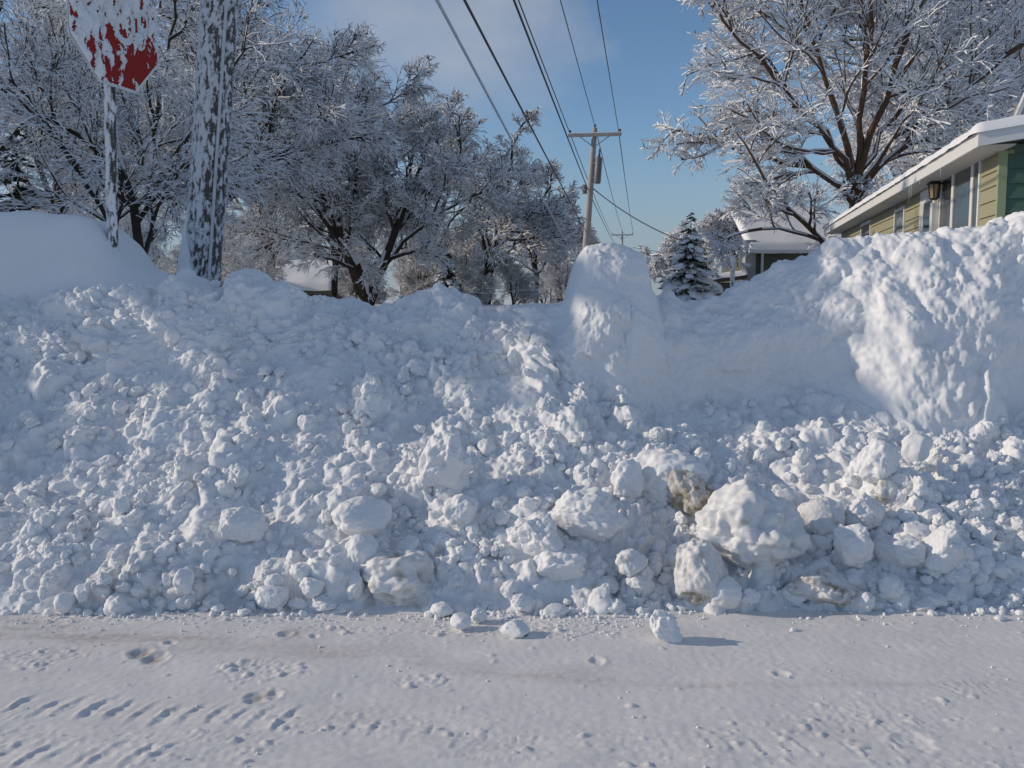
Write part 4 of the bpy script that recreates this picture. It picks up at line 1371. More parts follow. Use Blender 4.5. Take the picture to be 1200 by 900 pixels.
# crust of snow on the face
m = 260
a1 = np.linspace(-HS, HS, m)
A, Bv = np.meshgrid(a1, a1, indexing='ij')
inside = np.minimum.reduce([HS * 0.995 - np.abs(A), HS * 0.995 - np.abs(Bv), (HS * 1.407 - np.abs(A) - np.abs(Bv)) / 1.414])
n1 = fbm(A * 13, Bv * 6.0, 0, 5, 411, 0.65)
streak = noise(A * 16 + 0.5 * Bv, Bv * 3, 2, 415)
# bare red shows in the lower, farther part
bare = sstep(0.15, -0.45, Bv + 0.10 * noise(A * 5, 1, 0, 3)) * sstep(-0.42, 0.1, A)
cv = 0.47 - 0.42 * bare - 0.12 * sstep(-0.1, 0.4, A) + 0.50 * n1 + 0.42 * streak
hgt = sstep(0.22, 0.60, cv) * (0.026 + 0.024 * fbm(A * 16, Bv * 10, 0, 4, 421)) * sstep(0, 0.03, inside)
okf = (inside > 0) & (hgt > 0.0008)
Vc = np.array([0.0])
Vc = sc_c + ex * A[..., None] + ez * Bv[..., None] + en * (0.0488 + hgt)[..., None]
Q = grid_faces(m, m)
keep = okf.ravel()[Q].all(1)
Q = Q[keep]
used, inv = np.unique(Q, return_inverse=True)
link('snow_crust', make_mesh('snow_crust', Vc.reshape(-1, 3)[used], inv.reshape(-1, 4), M['frost']), root)

# ------------------------------------------------------------------ utility poles and wires
AZ = math.atan(152 / 1050)
dl = np.array([math.sin(AZ), math.cos(AZ), 0])       # along the line
dn = np.array([math.cos(AZ), -math.sin(AZ), 0])      # along the crossarms


def utility_pole(label, base, top, arm_half, r, transformer):
    root = empty('utility_pole', tuple(base))
    tag(root, label, 'utility pole', 'poles of the power line')
    t = top - base
    mb = MB()
    mb.tube([t * k for k in np.linspace(0, 1, 8)], np.linspace(r * 1.25, r * 0.8, 8), 14)
    mb.build('shaft', M['pole'], root, True)
    a = t * (1 - 0.35 / t[2])
    ins = []
    mb = MB()
    up = unit(t)
    A0, A1 = a - dn * arm_half + np.array([0, -0.16, 0]), a + dn * arm_half + np.array([0, -0.16, 0])
    f = lambda P: a + np.array([0, -r - 0.05, 0]) + P[:, :1] * dn + P[:, 1:2] * dl + P[:, 2:] * up
    mb.box((-arm_half, -0.05, -0.07), (arm_half, 0.05, 0.07), f)
    mb.build('crossarm', M['pole'], root, bevel=0.01)
    mb = MB()
    mb.box((-arm_half, -0.045, 0.072), (arm_half, 0.045, 0.11), f)
    mb.build('arm_snow', M['frost'], root, bevel=0.015)
    mb = MB()
    for s in (-1, 1):
        mb.tube(f(np.array([(s * arm_half * 0.55, 0, -0.06), (0, 0, -0.55)])), 0.022, 6)
    mb.build('brace', M['steel'], root)
    for s in (-0.93, 0.93):
        mb = MB()
        q = f(np.array([(s * arm_half, 0, 0.08)]))[0]
        mb.tube([q, q + up * 0.06, q + up * 0.07, q + up * 0.12, q + up * 0.17], [0.02, 0.02, 0.06, 0.065, 0.03], 10)
        mb.build('insulator', M['ceramic'], root, True)
    mb = MB()
    q = t.copy()
    mb.tube([q, q + up * 0.06, q + up * 0.07, q + up * 0.12, q + up * 0.17], [0.02, 0.02, 0.06, 0.065, 0.03], 10)
    mb.build('insulator', M['ceramic'], root, True)
    if transformer:
        q = at(701, 199, 41.75) - base
        mb = MB()
        mb.tube([q - up * 0.62, q - up * 0.55, q + up * 0.50, q + up * 0.58], [0.13, 0.16, 0.16, 0.10], 20)
        tr_ = mb.build('transformer', M['grey'], root, True)
        mb = MB()
        mb.tube([q + up * 0.55, q + up * 0.72, q + up * 0.95], [0.06, 0.05, 0.03], 8)
        mb.build('bushing', M['ceramic'], tr_, True)
        for zz in (0.3, -0.35):
            mb = MB()
            mb.tube([q + up * zz + np.array([-0.1, 0, 0]), q + up * zz + np.array([-0.30, 0.1, 0])], 0.04, 6)
            mb.build('bracket', M['steel'], root)
        q2 = at(688, 222, 41.8) - base
        mb = MB()
        mb.tube([q2 + np.array([-0.12, -0.05, -0.2]), q2 + np.array([-0.12, -0.05, 0.2])], 0.12, 10)
        mb.build('cable_clamp', M['grey'], root)
    return f


b1 = at(686, 300, 42)
b1g = b1 + (at(686, 300, 42) - at(697, 150, 42)) / 150 * 50
t1 = at(697, 150, 42)
utility_pole('grey utility pole with crossarm and transformer behind the upright snow slab', b1g, t1, 1.22, 0.15, True)
b2 = at(729.5, 350, 108)
t2 = at(729.0, 272, 108)
b2[2] = 0.9
utility_pole('far small utility pole seen just over the upright snow slab', b2, t2, 1.3, 0.16, False)


def wire(label, p0, p1, r, sag, mat, group='wires strung along the power line', cat='wire'):
    p0, p1 = np.asarray(p0, float), np.asarray(p1, float)
    t = np.linspace(0, 1, 60)
    P = p0[None] * (1 - t[:, None]) + p1[None] * t[:, None]
    P[:, 2] -= sag * 4 * t * (1 - t)
    mb = MB()
    mb.tube(P, r, 6)
    o = mb.build('overhead_wire', mat, None, True)
    return tag(o, label, cat, group)


def back_to(p, px0, Yend, z=None):
    """extend a wire from p toward the viewer so that it leaves the picture's top at px0"""
    zr = p[2] - EYE
    # point on the ray of (px0, 0) at the height of p
    q = at(px0, 0, 1.0)
    d = q - np.array([0, 0, EYE])
    k = zr / d[2]
    q = np.array([0, 0, EYE]) + d * k
    v = (q - p)
    return p + v * ((Yend - p[1]) / v[1])


for (a, px0, lab, r) in [((667, 154, 42), 608, 'dark wire to the western end of the nearer crossarm', 0.020), ((697, 147, 42), 657, 'dark wire to the top of the nearer utility pole', 0.015),
                         ((725, 154, 42), 700, 'dark wire to the eastern end of the nearer crossarm', 0.015), ((689, 222, 41.9), 603, 'thick dark cable to the clamp below the transformer', 0.022)]:
    p = at(*a)
    wire(lab, p, back_to(p, px0, -6), r, 0.03, M['wire'])
p = at(687, 272, 41.9)
wire('black phone cable to the lowest part of the utility pole', p, back_to(p, 545, 2.5), 0.017, 0.02, M['wire'])
p = at(684, 322, 41.5)
q_ = at(512, 0, 7.0)
wire('white snow coated cable slanting down in front of the grove', p, p + (q_ - p) * 1.25, 0.015, 0.0, M['wire_snow'])
for a, c, lab in [((667, 154, 42), (716, 273, 108), 'far span between the western ends of both crossarms'), ((697, 147, 42), (729, 270, 108), 'far span between the tops of both utility poles'), ((725, 154, 42), (742, 273, 108), 'far span between the eastern ends of both crossarms'),
                  ((689, 222, 42), (727, 296, 108), 'far span leaving the clamp below the transformer'), ]:
    wire(lab, at(*a), at(*c), 0.022, 0.25, M['wire'], 'far spans of the power line')
wire('service cable sagging from the utility pole to the olive garage', at(694, 220, 42), at(872, 300, 34), 0.024, 0.55, M['wire'], 'service cables')
wire('thin upper cable crossing behind the small spruce', at(742, 290, 108), at(905, 302, 60), 0.03, 0.3, M['wire'], 'service cables')
wire('thin lower cable crossing behind the small spruce', at(742, 296, 90), at(830, 322, 60), 0.035, 0.2, M['wire'], 'service cables')
wire('snowy line strung low across the grove', at(545, 343, 27), at(640, 338, 27), 0.012, 0.03, M['wire_snow'], 'service cables')

# ------------------------------------------------------------------ long green and yellow house
hd = np.array([math.sin(math.radians(12.4)), math.cos(math.radians(12.4)), 0])
hn = np.array([hd[1], -hd[0], 0])
Pf = at(1145, 172, 14.0)
ZE = Pf[2]                       # underside of the eave fascia
root = empty('ranch_house', (Pf[0], Pf[1], 1.3))
tag(root, 'long low house, yellow siding on its sunny side and green on its end, white eaves', 'house')
R0 = np.array([Pf[0], Pf[1], 1.3])


def hf(P):                       # house frame: (t along eave, w inward from the eave line, z absolute)
    P = np.asarray(P, float)
    return np.array([Pf[0], Pf[1], 0]) - np.array([R0[0], R0[1], R0[2]]) + P[:, :1] * hd + P[:, 1:2] * hn + P[:, 2:] * np.array([0, 0, 1.0])


def t_at(px, w):                 # distance along the house for a picture column on the plane w
    k = (px - 600) / F * 1.0
    # zc = Y*CA - Z*SA ~ use wall height 3.6
    z = ZE - EYE
    o = np.array([Pf[0], Pf[1]]) + w * hn[:2]
    # x = k*(y*CA - z*SA)
    return (k * (o[1] * CA - z * SA) - o[0]) / (hd[0] - k * CA * hd[1])


def z_at(px, py, w):
    t = t_at(px, w)
    Y = Pf[1] + w * hn[1] + t * hd[1]
    return at(px, py, Y)[2]


OV = 0.52                        # overhang
T0, T1 = t_at(1173, OV), 18.4    # wall ends
ZB = 1.0
ZS = ZE + 0.02                   # soffit level
W1 = 7.5                         # width
# siding as lapped boards, openings left for the windows and the door
openings = []
for (xa_, xb_, yt, ph, kind) in [(1150, 1104, 197, 1.25, 'triple'), (1097, 1081, 224, 2.05, 'door'), (1061, 1050, 246, 1.1, 'single'), (1021, 1010, 262, 1.0, 'single')]:
    ta, tb = t_at(xa_, OV), t_at(xb_, OV)
    zt = z_at((xa_ + xb_) / 2, yt, OV)
    openings.append((ta, tb, zt - ph, zt, kind))
mb = MB()
mb.box((T0 + 0.02, OV + 0.03, ZB), (T1, OV + 0.2, ZS + 0.02), hf)
mb.build('wall', M['yellow'], root)
mb = MB()
bh = 0.235
z = ZB
while z < ZS - 0.02:
    z1 = min(z + bh, ZS)
    cuts_ = sorted([(o[0] - 0.05, o[1] + 0.05) for o in openings if o[2] - 0.03 < z1 and o[3] + 0.05 > z])
    edges = [T0 + 0.06] + [e for c_ in cuts_ for e in c_] + [T1]
    for k in range(0, len(edges), 2):
        if edges[k + 1] - edges[k] < 0.01: continue
        a, b_ = edges[k], edges[k + 1]
        P = [(a, OV - 0.018, z), (a, OV + 0.028, z), (b_, OV + 0.028, z), (b_, OV - 0.018, z), (a, OV + 0.012, z1 - 0.004), (a, OV + 0.028, z1 - 0.004), (b_, OV + 0.028, z1 - 0.004), (b_, OV + 0.012, z1 - 0.004)]
        mb.hexa(hf(P))
    z += bh
mb.build('siding', M['yellow'], root)
# green end wall with boards
mb = MB()
mb.box((T0 + 0.03, OV + 0.12, ZB), (T0 + 0.15, OV + W1, ZS + 0.10), hf)
z = ZB
while z < ZS + 0.75:
    P = [(T0 - 0.016, OV + 0.11, z), (T0 - 0.016, OV + W1, z), (T0 + 0.028, OV + W1, z), (T0 + 0.028, OV + 0.11, z), (T0 + 0.012, OV + 0.11, z + bh - 0.004), (T0 + 0.012, OV + W1, z + bh - 0.004), (T0 + 0.028, OV + W1, z + bh - 0.004), (T0 + 0.028, OV + 0.11, z + bh - 0.004)]
    if z > ZS - 0.15:            # under the slope of the roof
        w0 = OV + 0.11 + (z + bh - ZS - 0.05) / 0.15
        for q in (0, 3, 4, 7): P[q] = (P[q][0], max(OV + 0.11, w0), P[q][2])
        if w0 > OV + W1 / 2: break
    mb.hexa(hf(P))
    z += bh
mb.build('end_siding', M['green'], root)
mb = MB()
mb.box((T0 - 0.024, OV - 0.024, ZB), (T0 + 0.07, OV + 0.10, ZS), hf)
mb.build('corner_board', M['corner'], root)
# windows and door
for ta, tb, z0, z1, kind in openings:
    fr = MB()
    g_ = MB()
    fw = 0.07
    fr.box((ta - 0.045, OV - 0.035, z1 - fw + 0.04), (tb + 0.045, OV + 0.025, z1 + 0.05), hf)
    fr.box((ta - 0.045, OV - 0.035, z0 - 0.03), (tb + 0.045, OV + 0.025, z0 + fw - 0.04), hf)
    fr.box((ta - 0.045, OV - 0.033, z0 + 0.03), (ta + 0.03, OV + 0.025, z1 - 0.03), hf)
    fr.box((tb - 0.03, OV - 0.033, z0 + 0.03), (tb + 0.045, OV + 0.025, z1 - 0.03), hf)
    if kind == 'triple':
        for px in (1141.5, 1118.5):
            tm_ = t_at(px, OV)
            fr.box((tm_ - 0.07, OV - 0.031, z0 + 0.03), (tm_ + 0.07, OV + 0.024, z1 - 0.03), hf)
    if kind == 'door':
        d_ = MB()
        d_.box((ta + 0.03, OV - 0.012, z0 + 0.03), (tb - 0.03, OV + 0.02, z0 + 0.35), hf)
        d_.box((ta + 0.03, OV - 0.012, z0 + 0.35), (ta + 0.22, OV + 0.02, z1 - 0.03), hf)
        d_.box((tb - 0.22, OV - 0.012, z0 + 0.35), (tb - 0.03, OV + 0.02, z1 - 0.03), hf)
        d_.box((ta + 0.22, OV - 0.012, z1 - 0.22), (tb - 0.22, OV + 0.02, z1 - 0.03), hf)
        f_ = fr.build('door_frame', M['white'], root, bevel=0.004)
        dd = d_.build('door', M['white'], root)
        g_.box((ta + 0.22, OV - 0.004, z0 + 0.35), (tb - 0.22, OV + 0.012, z1 - 0.22), hf)
        g_.build('pane', M['glass'], dd)
        k_ = MB()
        q = hf([(ta + 0.10, OV - 0.03, z0 + 1.0)])[0]
        k_.tube([q - hn * 0.0, q - hn * 0.05], 0.03, 8)
        k_.build('knob', M['black'], dd)
    else:
        f_ = fr.build('window', M['white'], root, bevel=0.004)
        g_.box((ta + 0.03, OV - 0.008, z0 + 0.03), (tb - 0.03, OV + 0.012, z1 - 0.03), hf)
        g_.build('pane', M['glass'], f_)
# pale post of the entry beside the door
mb = MB()
tpx = t_at(1096, OV - 0.1)
mb.box((tpx - 0.09, OV - 0.16, ZB), (tpx + 0.09, OV - 0.04, z_at(1096, 238, OV - 0.1)), hf)
mb.build('entry_post', M['white'], root, bevel=0.006)
# roof: low gable, slope 0.145
SL = 0.145
FH = 0.22                        # fascia height
TA, TB = 0.0, 18.9
mb = MB()
mb.box((TA, 0.0, ZE), (TB, 0.035, ZE + FH), hf)
mb.build('fascia', M['white'], root, bevel=0.004)
mb = MB()
mb.box((TA + 0.04, 0.037, ZE + 0.02), (TB, OV + 0.04, ZE + 0.035), hf)
mb.build('soffit', M['soffit'], root)
RW = OV + W1 / 2
mb = MB()
for w0, w1, sgn in [(0.0, RW, 1)]:
    mb.hexa(hf([(TA - 0.034, 0.002, ZE + 0.004), (TA - 0.034, RW, ZE + 0.004 + SL * RW), (TA, RW, ZE + 0.004 + SL * RW), (TA, 0.002, ZE + 0.004),
                (TA - 0.034, 0.002, ZE + FH), (TA - 0.034, RW, ZE + FH + SL * RW), (TA, RW, ZE + FH + SL * RW), (TA, 0.002, ZE + FH)]))
    mb.hexa(hf([(TA - 0.034, RW, ZE + 0.004 + SL * RW), (TA - 0.034, 2 * RW, ZE + 0.004), (TA, 2 * RW, ZE + 0.004), (TA, RW, ZE + 0.004 + SL * RW),
                (TA - 0.034, RW, ZE + FH + SL * RW), (TA - 0.034, 2 * RW, ZE + FH), (TA, 2 * RW, ZE + FH), (TA, RW, ZE + FH + SL * RW)]))
mb.build('rake_board', M['white'], root)
mb = MB()
for a, c, d in [(0.036, RW, 0), (RW, 2 * RW, 1)]:
    za = ZE + (SL * RW if d else 0) + 0.06
    zb = ZE + (0 if d else SL * RW) + 0.06
    mb.hexa(hf([(TA + 0.002, a, za), (TA + 0.002, c, zb), (TB, c, zb), (TB, a, za), (TA + 0.002, a, za + 0.13), (TA + 0.002, c, zb + 0.13), (TB, c, zb + 0.13), (TB, a, za + 0.13)]))
mb.build('roof', M['olive'], root)
# snow blanket on the roof with a soft rounded edge
nt_, nw_ = 300, 120
tt = np.linspace(TA - 0.07, TB + 0.1, nt_)
ww = np.linspace(-0.05, 2 * RW, nw_) 
ww = np.concatenate([np.linspace(-0.05, 0.25, 30)[:-1], np.linspace(0.25, 2 * RW, 90)])
nw_ = len(ww)
TTg, WW = np.meshgrid(tt, ww, indexing='ij')
slopez = ZE + FH + SL * (RW - np.abs(WW - RW))
e1 = np.clip((WW + 0.05) / 0.14, 0, 1)
e2 = np.clip((TTg - TA + 0.07) / 0.14, 0, 1)
thick = 0.155 * np.sqrt(1 - (1 - e1) ** 2 + 1e-9) * np.sqrt(1 - (1 - e2) ** 2 + 1e-9)
zt = slopez - 0.012 + thick + 0.035 * fbm(TTg * 1.3, WW * 1.3, 0, 3, 501) * e1 * e2
P = hf(np.stack([TTg, WW + 0.035 * fbm(TTg * 1.8, 0, 0, 3, 503), zt], -1).reshape(-1, 3))
Pb = hf(np.stack([TTg, WW, slopez - 0.012], -1).reshape(-1, 3))
nf = grid_faces(nt_, nw_)
link('roof_snow', make_mesh('roof_snow', P, nf, M['roof_snow']), root)
# icicles at the eave
gi = np.random.default_rng(12)
for px, L in [(1066, 0.34), (1068.5, 0.26), (1103, 0.15), (1078, 0.10)]:
    t_ = t_at(px, 0.02)
    q = hf([(t_, 0.015, ZE)])[0]
    mb = MB()
    mb.tube([q + np.array([0, 0, 0.01]), q - np.array([0, 0, L * 0.4]), q - np.array([0, 0, L])], [0.011, 0.007, 0.002], 7)
    mb.build('icicle', M['ice'], root, True)
# white trimmed upper gable seen over the roof
mb = MB()
ga, gb = at(1186, 146, 19.5) - R0, at(1209, 92, 19.5) - R0
thk = np.array([0.10, 0, 0.03])
mb.hexa(np.array([ga, ga + thk, ga + thk + np.array([0.05, 0.2, 0]), ga + np.array([0.05, 0.2, 0]), gb, gb + thk, gb + thk + np.array([0.05, 0.2, 0]), gb + np.array([0.05, 0.2, 0])]))
mb.build('upper_gable_trim', M['white'], root)
mb = MB()
mb.hexa(np.array([ga + thk, ga + thk * 10, ga + thk * 10 + np.array([1.2, 2.9, 0]), ga + thk + np.array([1.2, 2.9, 0]), gb + thk, gb + thk * 10, gb + thk * 10 + np.array([1.2, 2.9, 0]), gb + thk + np.array([1.2, 2.9, 0])]))
mb.build('upper_gable', M['yellow'], root)

# lantern beside the door
tl = t_at(1096, OV - 0.12)
zl = z_at(1096, 222, OV - 0.12)
lo = hf([(tl, OV - 0.13, zl)])[0] + R0
root = empty('porch_lantern', tuple(lo))
tag(root, 'black iron lantern with amber glass over the pale post beside the house door', 'lantern')
mb = MB()
mb.tube([(0, 0, -0.17), (0, 0, 0.09)], [0.085, 0.12], 6)
mb.build('glass', M['amber'], root)
mb = MB()
mb.tube([(0, 0, 0.092), (0, 0, 0.11), (0, 0, 0.2), (0, 0, 0.24)], [0.15, 0.15, 0.05, 0.03], 6)
mb.build('cap', M['black'], root)
mb = MB()
for k in range(6):
    a = k * math.pi / 3
    mb.tube([(0.088 * math.cos(a), 0.088 * math.sin(a), -0.17), (0.124 * math.cos(a), 0.124 * math.sin(a), 0.09)], 0.011, 5)
mb.tube([(0, 0, -0.21), (0, 0, -0.172)], [0.06, 0.09], 6)
mb.build('cage', M['black'], root)
mb = MB()
th = np.linspace(0, math.pi * 1.2, 14)
mb.tube([(hn[0] * 0.12 * (1 - math.cos(a)) * 0.7, hn[1] * 0.12 * (1 - math.cos(a)) * 0.7, 0.24 + 0.14 * math.sin(a)) for a in th], 0.014, 6)
mb.tube([(hn[0] * 0.08, hn[1] * 0.08, 0.24), (hn[0] * 0.08, hn[1] * 0.08, 0.52)], 0.02, 6)
mb.build('scroll_arm', M['black'], root)

# ------------------------------------------------------------------ garage beyond
Yg = 38.0
g0 = at(884, 330, Yg)
root = empty('olive_garage', (g0[0], Yg, 1.0))
tag(root, 'dark olive garage with a thick snowy roof and a pale downspout', 'garage')
r0 = np.array(root.location)
zt_ = at(884, 297, Yg)[2]
xe = at(985, 297, Yg)[0]
mb = MB()
mb.box((0, 0, 0), (xe - g0[0], 6, zt_ - 1.0))
mb.build('wall', M['olive'], root)
mb = MB()
mb.box((-0.35, -0.42, zt_ - 1.0 + 0.002), (xe - g0[0] + 0.3, -0.3, zt_ - 1.0 + 0.14))
mb.build('gutter', M['white'], root)
zr_ = at(930, 252, Yg + 3)[2] - 1.0
mb = MB()
w_ = xe - g0[0]
mb.hexa(np.array([(-0.3, -0.3, zt_ - 1.0 + 0.03), (w_ + 0.3, -0.3, zt_ - 1.0 + 0.03), (w_ + 0.3, 3, zr_), (-0.3, 3, zr_), (-0.3, -0.3, zt_ - 1.0 + 0.15), (w_ + 0.3, -0.3, zt_ - 1.0 + 0.15), (w_ + 0.3, 3, zr_ + 0.12), (-0.3, 3, zr_ + 0.12)]))
rf = mb.build('roof', M['olive'], root)
gx, gy = np.meshgrid(np.linspace(-0.36, w_ + 0.36, 80), np.linspace(-0.36, 3.1, 50), indexing='ij')
ed = np.clip(np.minimum.reduce([(gx + 0.36) / 0.2, (w_ + 0.36 - gx) / 0.2, (gy + 0.36) / 0.2]), 0, 1)
gzz = zt_ - 1.0 + 0.15 + (gy + 0.3) / 3.3 * (zr_ - zt_ + 1.0 - 0.03) + 0.26 * np.sqrt(1 - (1 - ed) ** 2 + 1e-9) + 0.03 * noise(gx, gy, 0, 511)
link('roof_snow', make_mesh('roof_snow', np.stack([gx, gy, gzz], -1).reshape(-1, 3), grid_faces(80, 50), M['roof_snow']), root)
mb = MB()
mb.tube([(0.28, -0.1, 0), (0.28, -0.1, zt_ - 1.0)], 0.06, 8)
mb.build('downspout', M['white'], root)
mb = MB()
mb.box((-0.45, -0.2, 0), (-0.02, 0.3, zt_ - 1.0 + 0.55))
mb.build('corner_pier', M['pole'], root)
# lower shed roof in front of it
Yl = 36.0
l0 = at(826, 338, Yl)
root = empty('low_shed', (l0[0], Yl, 1.0))
tag(root, 'low brown shed with a flat snowy roof between spruce and garage', 'shed')
zl_ = at(850, 331, Yl)[2] - 1.0
wl = at(872, 331, Yl)[0] - l0[0]
mb = MB()
mb.box((0.1, 0.1, 0), (wl, 3, zl_))
mb.build('wall', M['olive'], root)
mb = MB()
mb.hexa(np.array([(-0.1, -0.1, zl_ + 0.002 - 0.1), (wl + 0.1, -0.1, zl_ + 0.15), (wl + 0.1, 3.2, zl_ + 0.15), (-0.1, 3.2, zl_ - 0.1), (-0.1, -0.1, zl_ + 0.05), (wl + 0.1, -0.1, zl_ + 0.3), (wl + 0.1, 3.2, zl_ + 0.3), (-0.1, 3.2, zl_ + 0.05)]))
mb.build('roof', M['brick'], root)
gx, gy = np.meshgrid(np.linspace(-0.14, wl + 0.14, 40), np.linspace(-0.16, 3.2, 30), indexing='ij')
ed = np.clip(np.minimum.reduce([(gx + 0.14) / 0.15, (wl + 0.14 - gx) / 0.15, (gy + 0.16) / 0.15]), 0, 1)
gzz = zl_ + 0.055 + (gx + 0.1) / (wl + 0.2) * 0.25 + 0.20 * np.sqrt(1 - (1 - ed) ** 2 + 1e-9) + 0.02 * noise(gx * 2, gy, 0, 513)
link('roof_snow', make_mesh('roof_snow', np.stack([gx, gy, gzz], -1).reshape(-1, 3), grid_faces(40, 30), M['roof_snow']), root)
root = empty('fence_post', tuple(at(858, 345, 30)))
tag(root, 'thin frosted post in front of the low brown shed', 'post')
crust_tube('shaft', (0, 0, -0.5), at(859, 300, 30) - at(858, 345, 30), 0.06, M['crust_steel'], root, 33, 0.03, 0.3, na=24, nl=60)

# small brown house behind the grove: ridge across the view, gable at its east end
Yh = 36.0
e0, e1 = at(290, 341, Yh), at(380, 341, Yh)
rdz = at(380, 315, Yh + 2.4)[2]
root = empty('brown_house', (e1[0], Yh, 1.0))
tag(root, 'small red-brown house with snowy roof half hidden by the grove', 'house')
xl, ez_, rz_ = e0[0] - e1[0], e1[2] - 1.0, rdz - 1.0
mb = MB()
mb.box((xl, 0.25, 0), (0, 4.6, ez_))
mb.add([(0, 0.25, ez_), (0, 4.6, ez_), (0, 2.42, rz_ - 0.1), (-0.2, 0.25, ez_), (-0.2, 4.6, ez_), (-0.2, 2.42, rz_ - 0.1)], [(0, 3, 5, 2), (1, 2, 5, 4), (0, 1, 4, 3)], [(0, 2, 1), (3, 4, 5)])
mb.build('wall', M['brick'], root)
mb = MB()
mb.box((-1.6, 0.235, ez_ - 1.1), (-0.8, 0.247, ez_ - 0.25))
mb.build('window', M['glass'], root)
mb = MB()
for y0, y1 in ((-0.25, 2.42), (5.1, 2.42)):
    mb.add([(xl - 0.3, y0, ez_ - 0.12), (0.35, y0, ez_ - 0.12), (0.35, y1, rz_), (xl - 0.3, y1, rz_), (xl - 0.3, y0, ez_ + 0.02), (0.35, y0, ez_ + 0.02), (0.35, y1, rz_ + 0.14), (xl - 0.3, y1, rz_ + 0.14)],
           [(3, 2, 1, 0), (4, 5, 6, 7), (0, 1, 5, 4), (1, 2, 6, 5), (2, 3, 7, 6), (3, 0, 4, 7)])
mb.build('roof', M['olive'], root)
gx, gy = np.meshgrid(np.linspace(xl - 0.34, 0.39, 60), np.linspace(-0.3, 5.15, 40), indexing='ij')
ed = np.clip(np.minimum.reduce([(gx - xl + 0.34) / 0.25, (0.39 - gx) / 0.25, (gy + 0.3) / 0.25, (5.15 - gy) / 0.25]), 0, 1)
gzz = ez_ + 0.01 + (rz_ + 0.13 - ez_) * (1 - np.abs(gy - 2.42) / 2.72) + 0.24 * np.sqrt(1 - (1 - ed) ** 2 + 1e-9) + 0.04 * noise(gx, gy, 0, 521)
link('roof_snow', make_mesh('roof_snow', np.stack([gx, gy, gzz], -1).reshape(-1, 3), grid_faces(60, 40), M['roof_snow']), root)

# ------------------------------------------------------------------ light, sky, camera
SUN_EL, SUN_AZ = math.radians(21.5), math.radians(-87.5)     # azimuth from +Y toward +X
sd = Vector((math.sin(SUN_AZ) * math.cos(SUN_EL), math.cos(SUN_AZ) * math.cos(SUN_EL), math.sin(SUN_EL)))
L = bpy.data.lights.new('sun', 'SUN')
L.energy = 3.7
L.angle = math.radians(0.5)
L.color = (1.0, 0.855, 0.68)
lo = bpy.data.objects.new('sun', L)
col.objects.link(lo)
lo.rotation_euler = sd.to_track_quat('Z', 'Y').to_euler()
lo.location = (-20, 0, 20)

w = bpy.data.worlds.new('World')
sc.world = w
w.use_nodes = True
nt = w.node_tree
bg = nt.nodes['Background']
sky = nt.nodes.new('ShaderNodeTexSky')
sky.sky_type = 'NISHITA'
sky.sun_disc = False
sky.sun_elevation = SUN_EL
sky.sun_rotation = SUN_AZ
sky.air_density = 1.0
sky.dust_density = 0.0
sky.ozone_density = 4.0
tc = nt.nodes.new('ShaderNodeTexCoord')
mp = nt.nodes.new('ShaderNodeMapping')
mp.inputs['Scale'].default_value = (3.0, 3.0, 6.0)
mp.inputs['Location'].default_value = (0.2, 0.0, 0.35)
cn = nt.nodes.new('ShaderNodeTexNoise')
cn.inputs['Scale'].default_value = 1.3
cn.inputs['Detail'].default_value = 7
cn.inputs['Roughness'].default_value = 0.55
nt.links.new(tc.outputs['Generated'], mp.inputs['Vector'])
nt.links.new(mp.outputs['Vector'], cn.inputs['Vector'])
mr = nt.nodes.new('ShaderNodeMapRange')
mr.inputs['From Min'].default_value = 0.60
mr.inputs['From Max'].default_value = 1.0
mr.inputs['To Max'].default_value = 0.7
nt.links.new(cn.outputs['Fac'], mr.inputs['Value'])
mx_ = nt.nodes.new('ShaderNodeMix')
mx_.data_type = 'RGBA'
dp = nt.nodes.new('ShaderNodeVectorMath')
dp.operation = 'DOT_PRODUCT'
cdir = Vector((-0.06, 0.95, 0.335)).normalized()
dp.inputs[1].default_value = cdir
nt.links.new(tc.outputs['Generated'], dp.inputs[0])
m2 = nt.nodes.new('ShaderNodeMapRange')
m2.inputs['From Min'].default_value = 0.978
m2.inputs['From Max'].default_value = 0.999
m2.inputs['To Max'].default_value = 0.42
nt.links.new(dp.outputs['Value'], m2.inputs['Value'])
ad = nt.nodes.new('ShaderNodeMath')
ad.operation = 'ADD'
nt.links.new(m2.outputs['Result'], ad.inputs[0])
nt.links.new(cn.outputs['Fac'], ad.inputs[1])
nt.links.new(ad.outputs[0], mr.inputs['Value'])
nt.links.new(mr.outputs['Result'], mx_.inputs['Factor'])
nt.links.new(sky.outputs['Color'], mx_.inputs['A'])
mx_.inputs['B'].default_value = (4.2, 4.4, 4.8, 1)
nt.links.new(mx_.outputs['Result'], bg.inputs['Color'])
sp_ = nt.nodes.new('ShaderNodeSeparateXYZ')
nt.links.new(tc.outputs['Generated'], sp_.inputs['Vector'])
hz = nt.nodes.new('ShaderNodeMapRange')          # pale air low over the horizon
hz.inputs['From Min'].default_value = 0.20
hz.inputs['From Max'].default_value = 0.0
hz.inputs['To Max'].default_value = 0.85
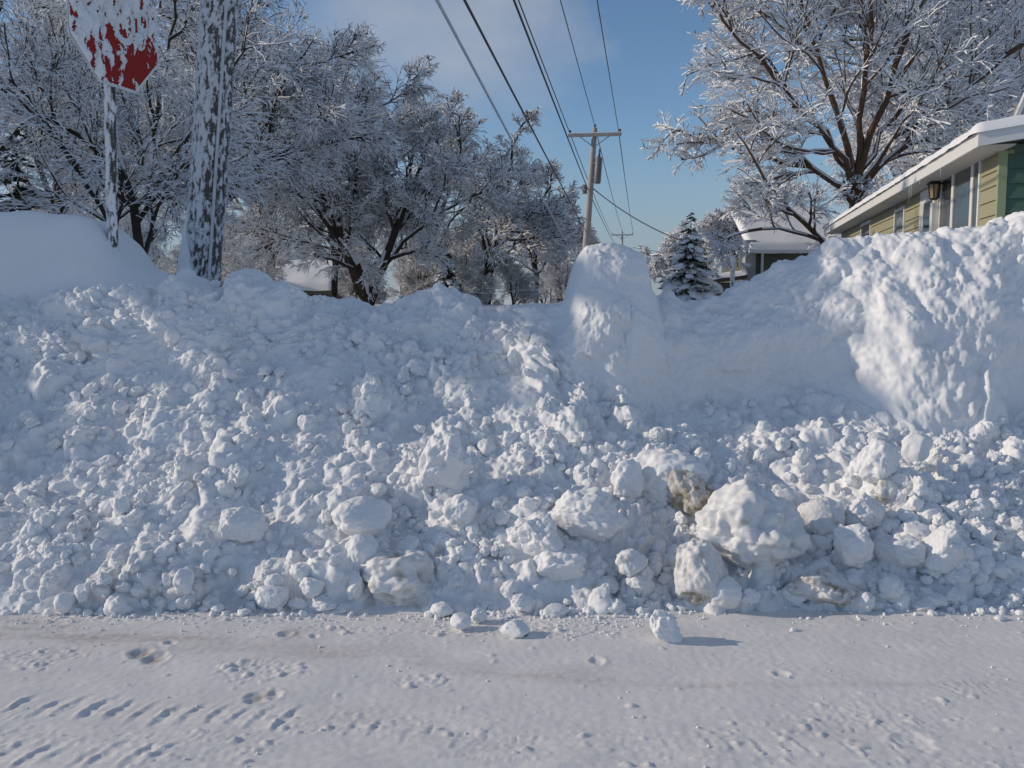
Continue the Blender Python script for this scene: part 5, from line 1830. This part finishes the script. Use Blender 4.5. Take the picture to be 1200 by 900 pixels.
hz.interpolation_type = 'SMOOTHSTEP'
nt.links.new(sp_.outputs['Z'], hz.inputs['Value'])
m4 = nt.nodes.new('ShaderNodeMix')
m4.data_type = 'RGBA'
nt.links.new(hz.outputs['Result'], m4.inputs['Factor'])
nt.links.new(mx_.outputs['Result'], m4.inputs['A'])
m4.inputs['B'].default_value = (2.3, 2.8, 3.5, 1)
ov = nt.nodes.new('ShaderNodeMapRange')          # broken white cloud added high overhead, out of view, as neutral fill light
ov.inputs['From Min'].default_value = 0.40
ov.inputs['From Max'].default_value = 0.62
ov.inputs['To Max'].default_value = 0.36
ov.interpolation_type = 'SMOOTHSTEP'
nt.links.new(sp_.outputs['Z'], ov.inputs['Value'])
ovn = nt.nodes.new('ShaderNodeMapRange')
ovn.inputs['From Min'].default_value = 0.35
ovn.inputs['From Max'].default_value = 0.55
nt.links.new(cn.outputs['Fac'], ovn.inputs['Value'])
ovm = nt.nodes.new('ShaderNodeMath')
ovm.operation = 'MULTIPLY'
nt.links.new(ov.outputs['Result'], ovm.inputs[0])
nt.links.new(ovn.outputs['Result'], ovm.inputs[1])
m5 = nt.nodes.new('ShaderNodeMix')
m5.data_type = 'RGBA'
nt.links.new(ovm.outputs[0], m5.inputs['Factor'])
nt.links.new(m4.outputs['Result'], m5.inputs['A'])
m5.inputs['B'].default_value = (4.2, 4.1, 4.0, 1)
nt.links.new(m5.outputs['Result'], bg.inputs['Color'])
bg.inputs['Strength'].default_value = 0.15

cam = bpy.data.cameras.new('camera')
cam.sensor_width = 36
cam.lens = 36 * F / 1200
cam.clip_end = 6000
co_ = bpy.data.objects.new('camera', cam)
col.objects.link(co_)
co_.location = (0, 0, EYE)
co_.rotation_euler = (math.pi / 2 - PITCH, 0, 0)
sc.camera = co_
sc.view_settings.view_transform = 'Standard'
sc.view_settings.look = 'None'
sc.view_settings.gamma = 1
sc.view_settings.exposure = -0.44
sc.view_settings.use_curve_mapping = False
sc.cycles.max_bounces = 6
sc.cycles.diffuse_bounces = 4
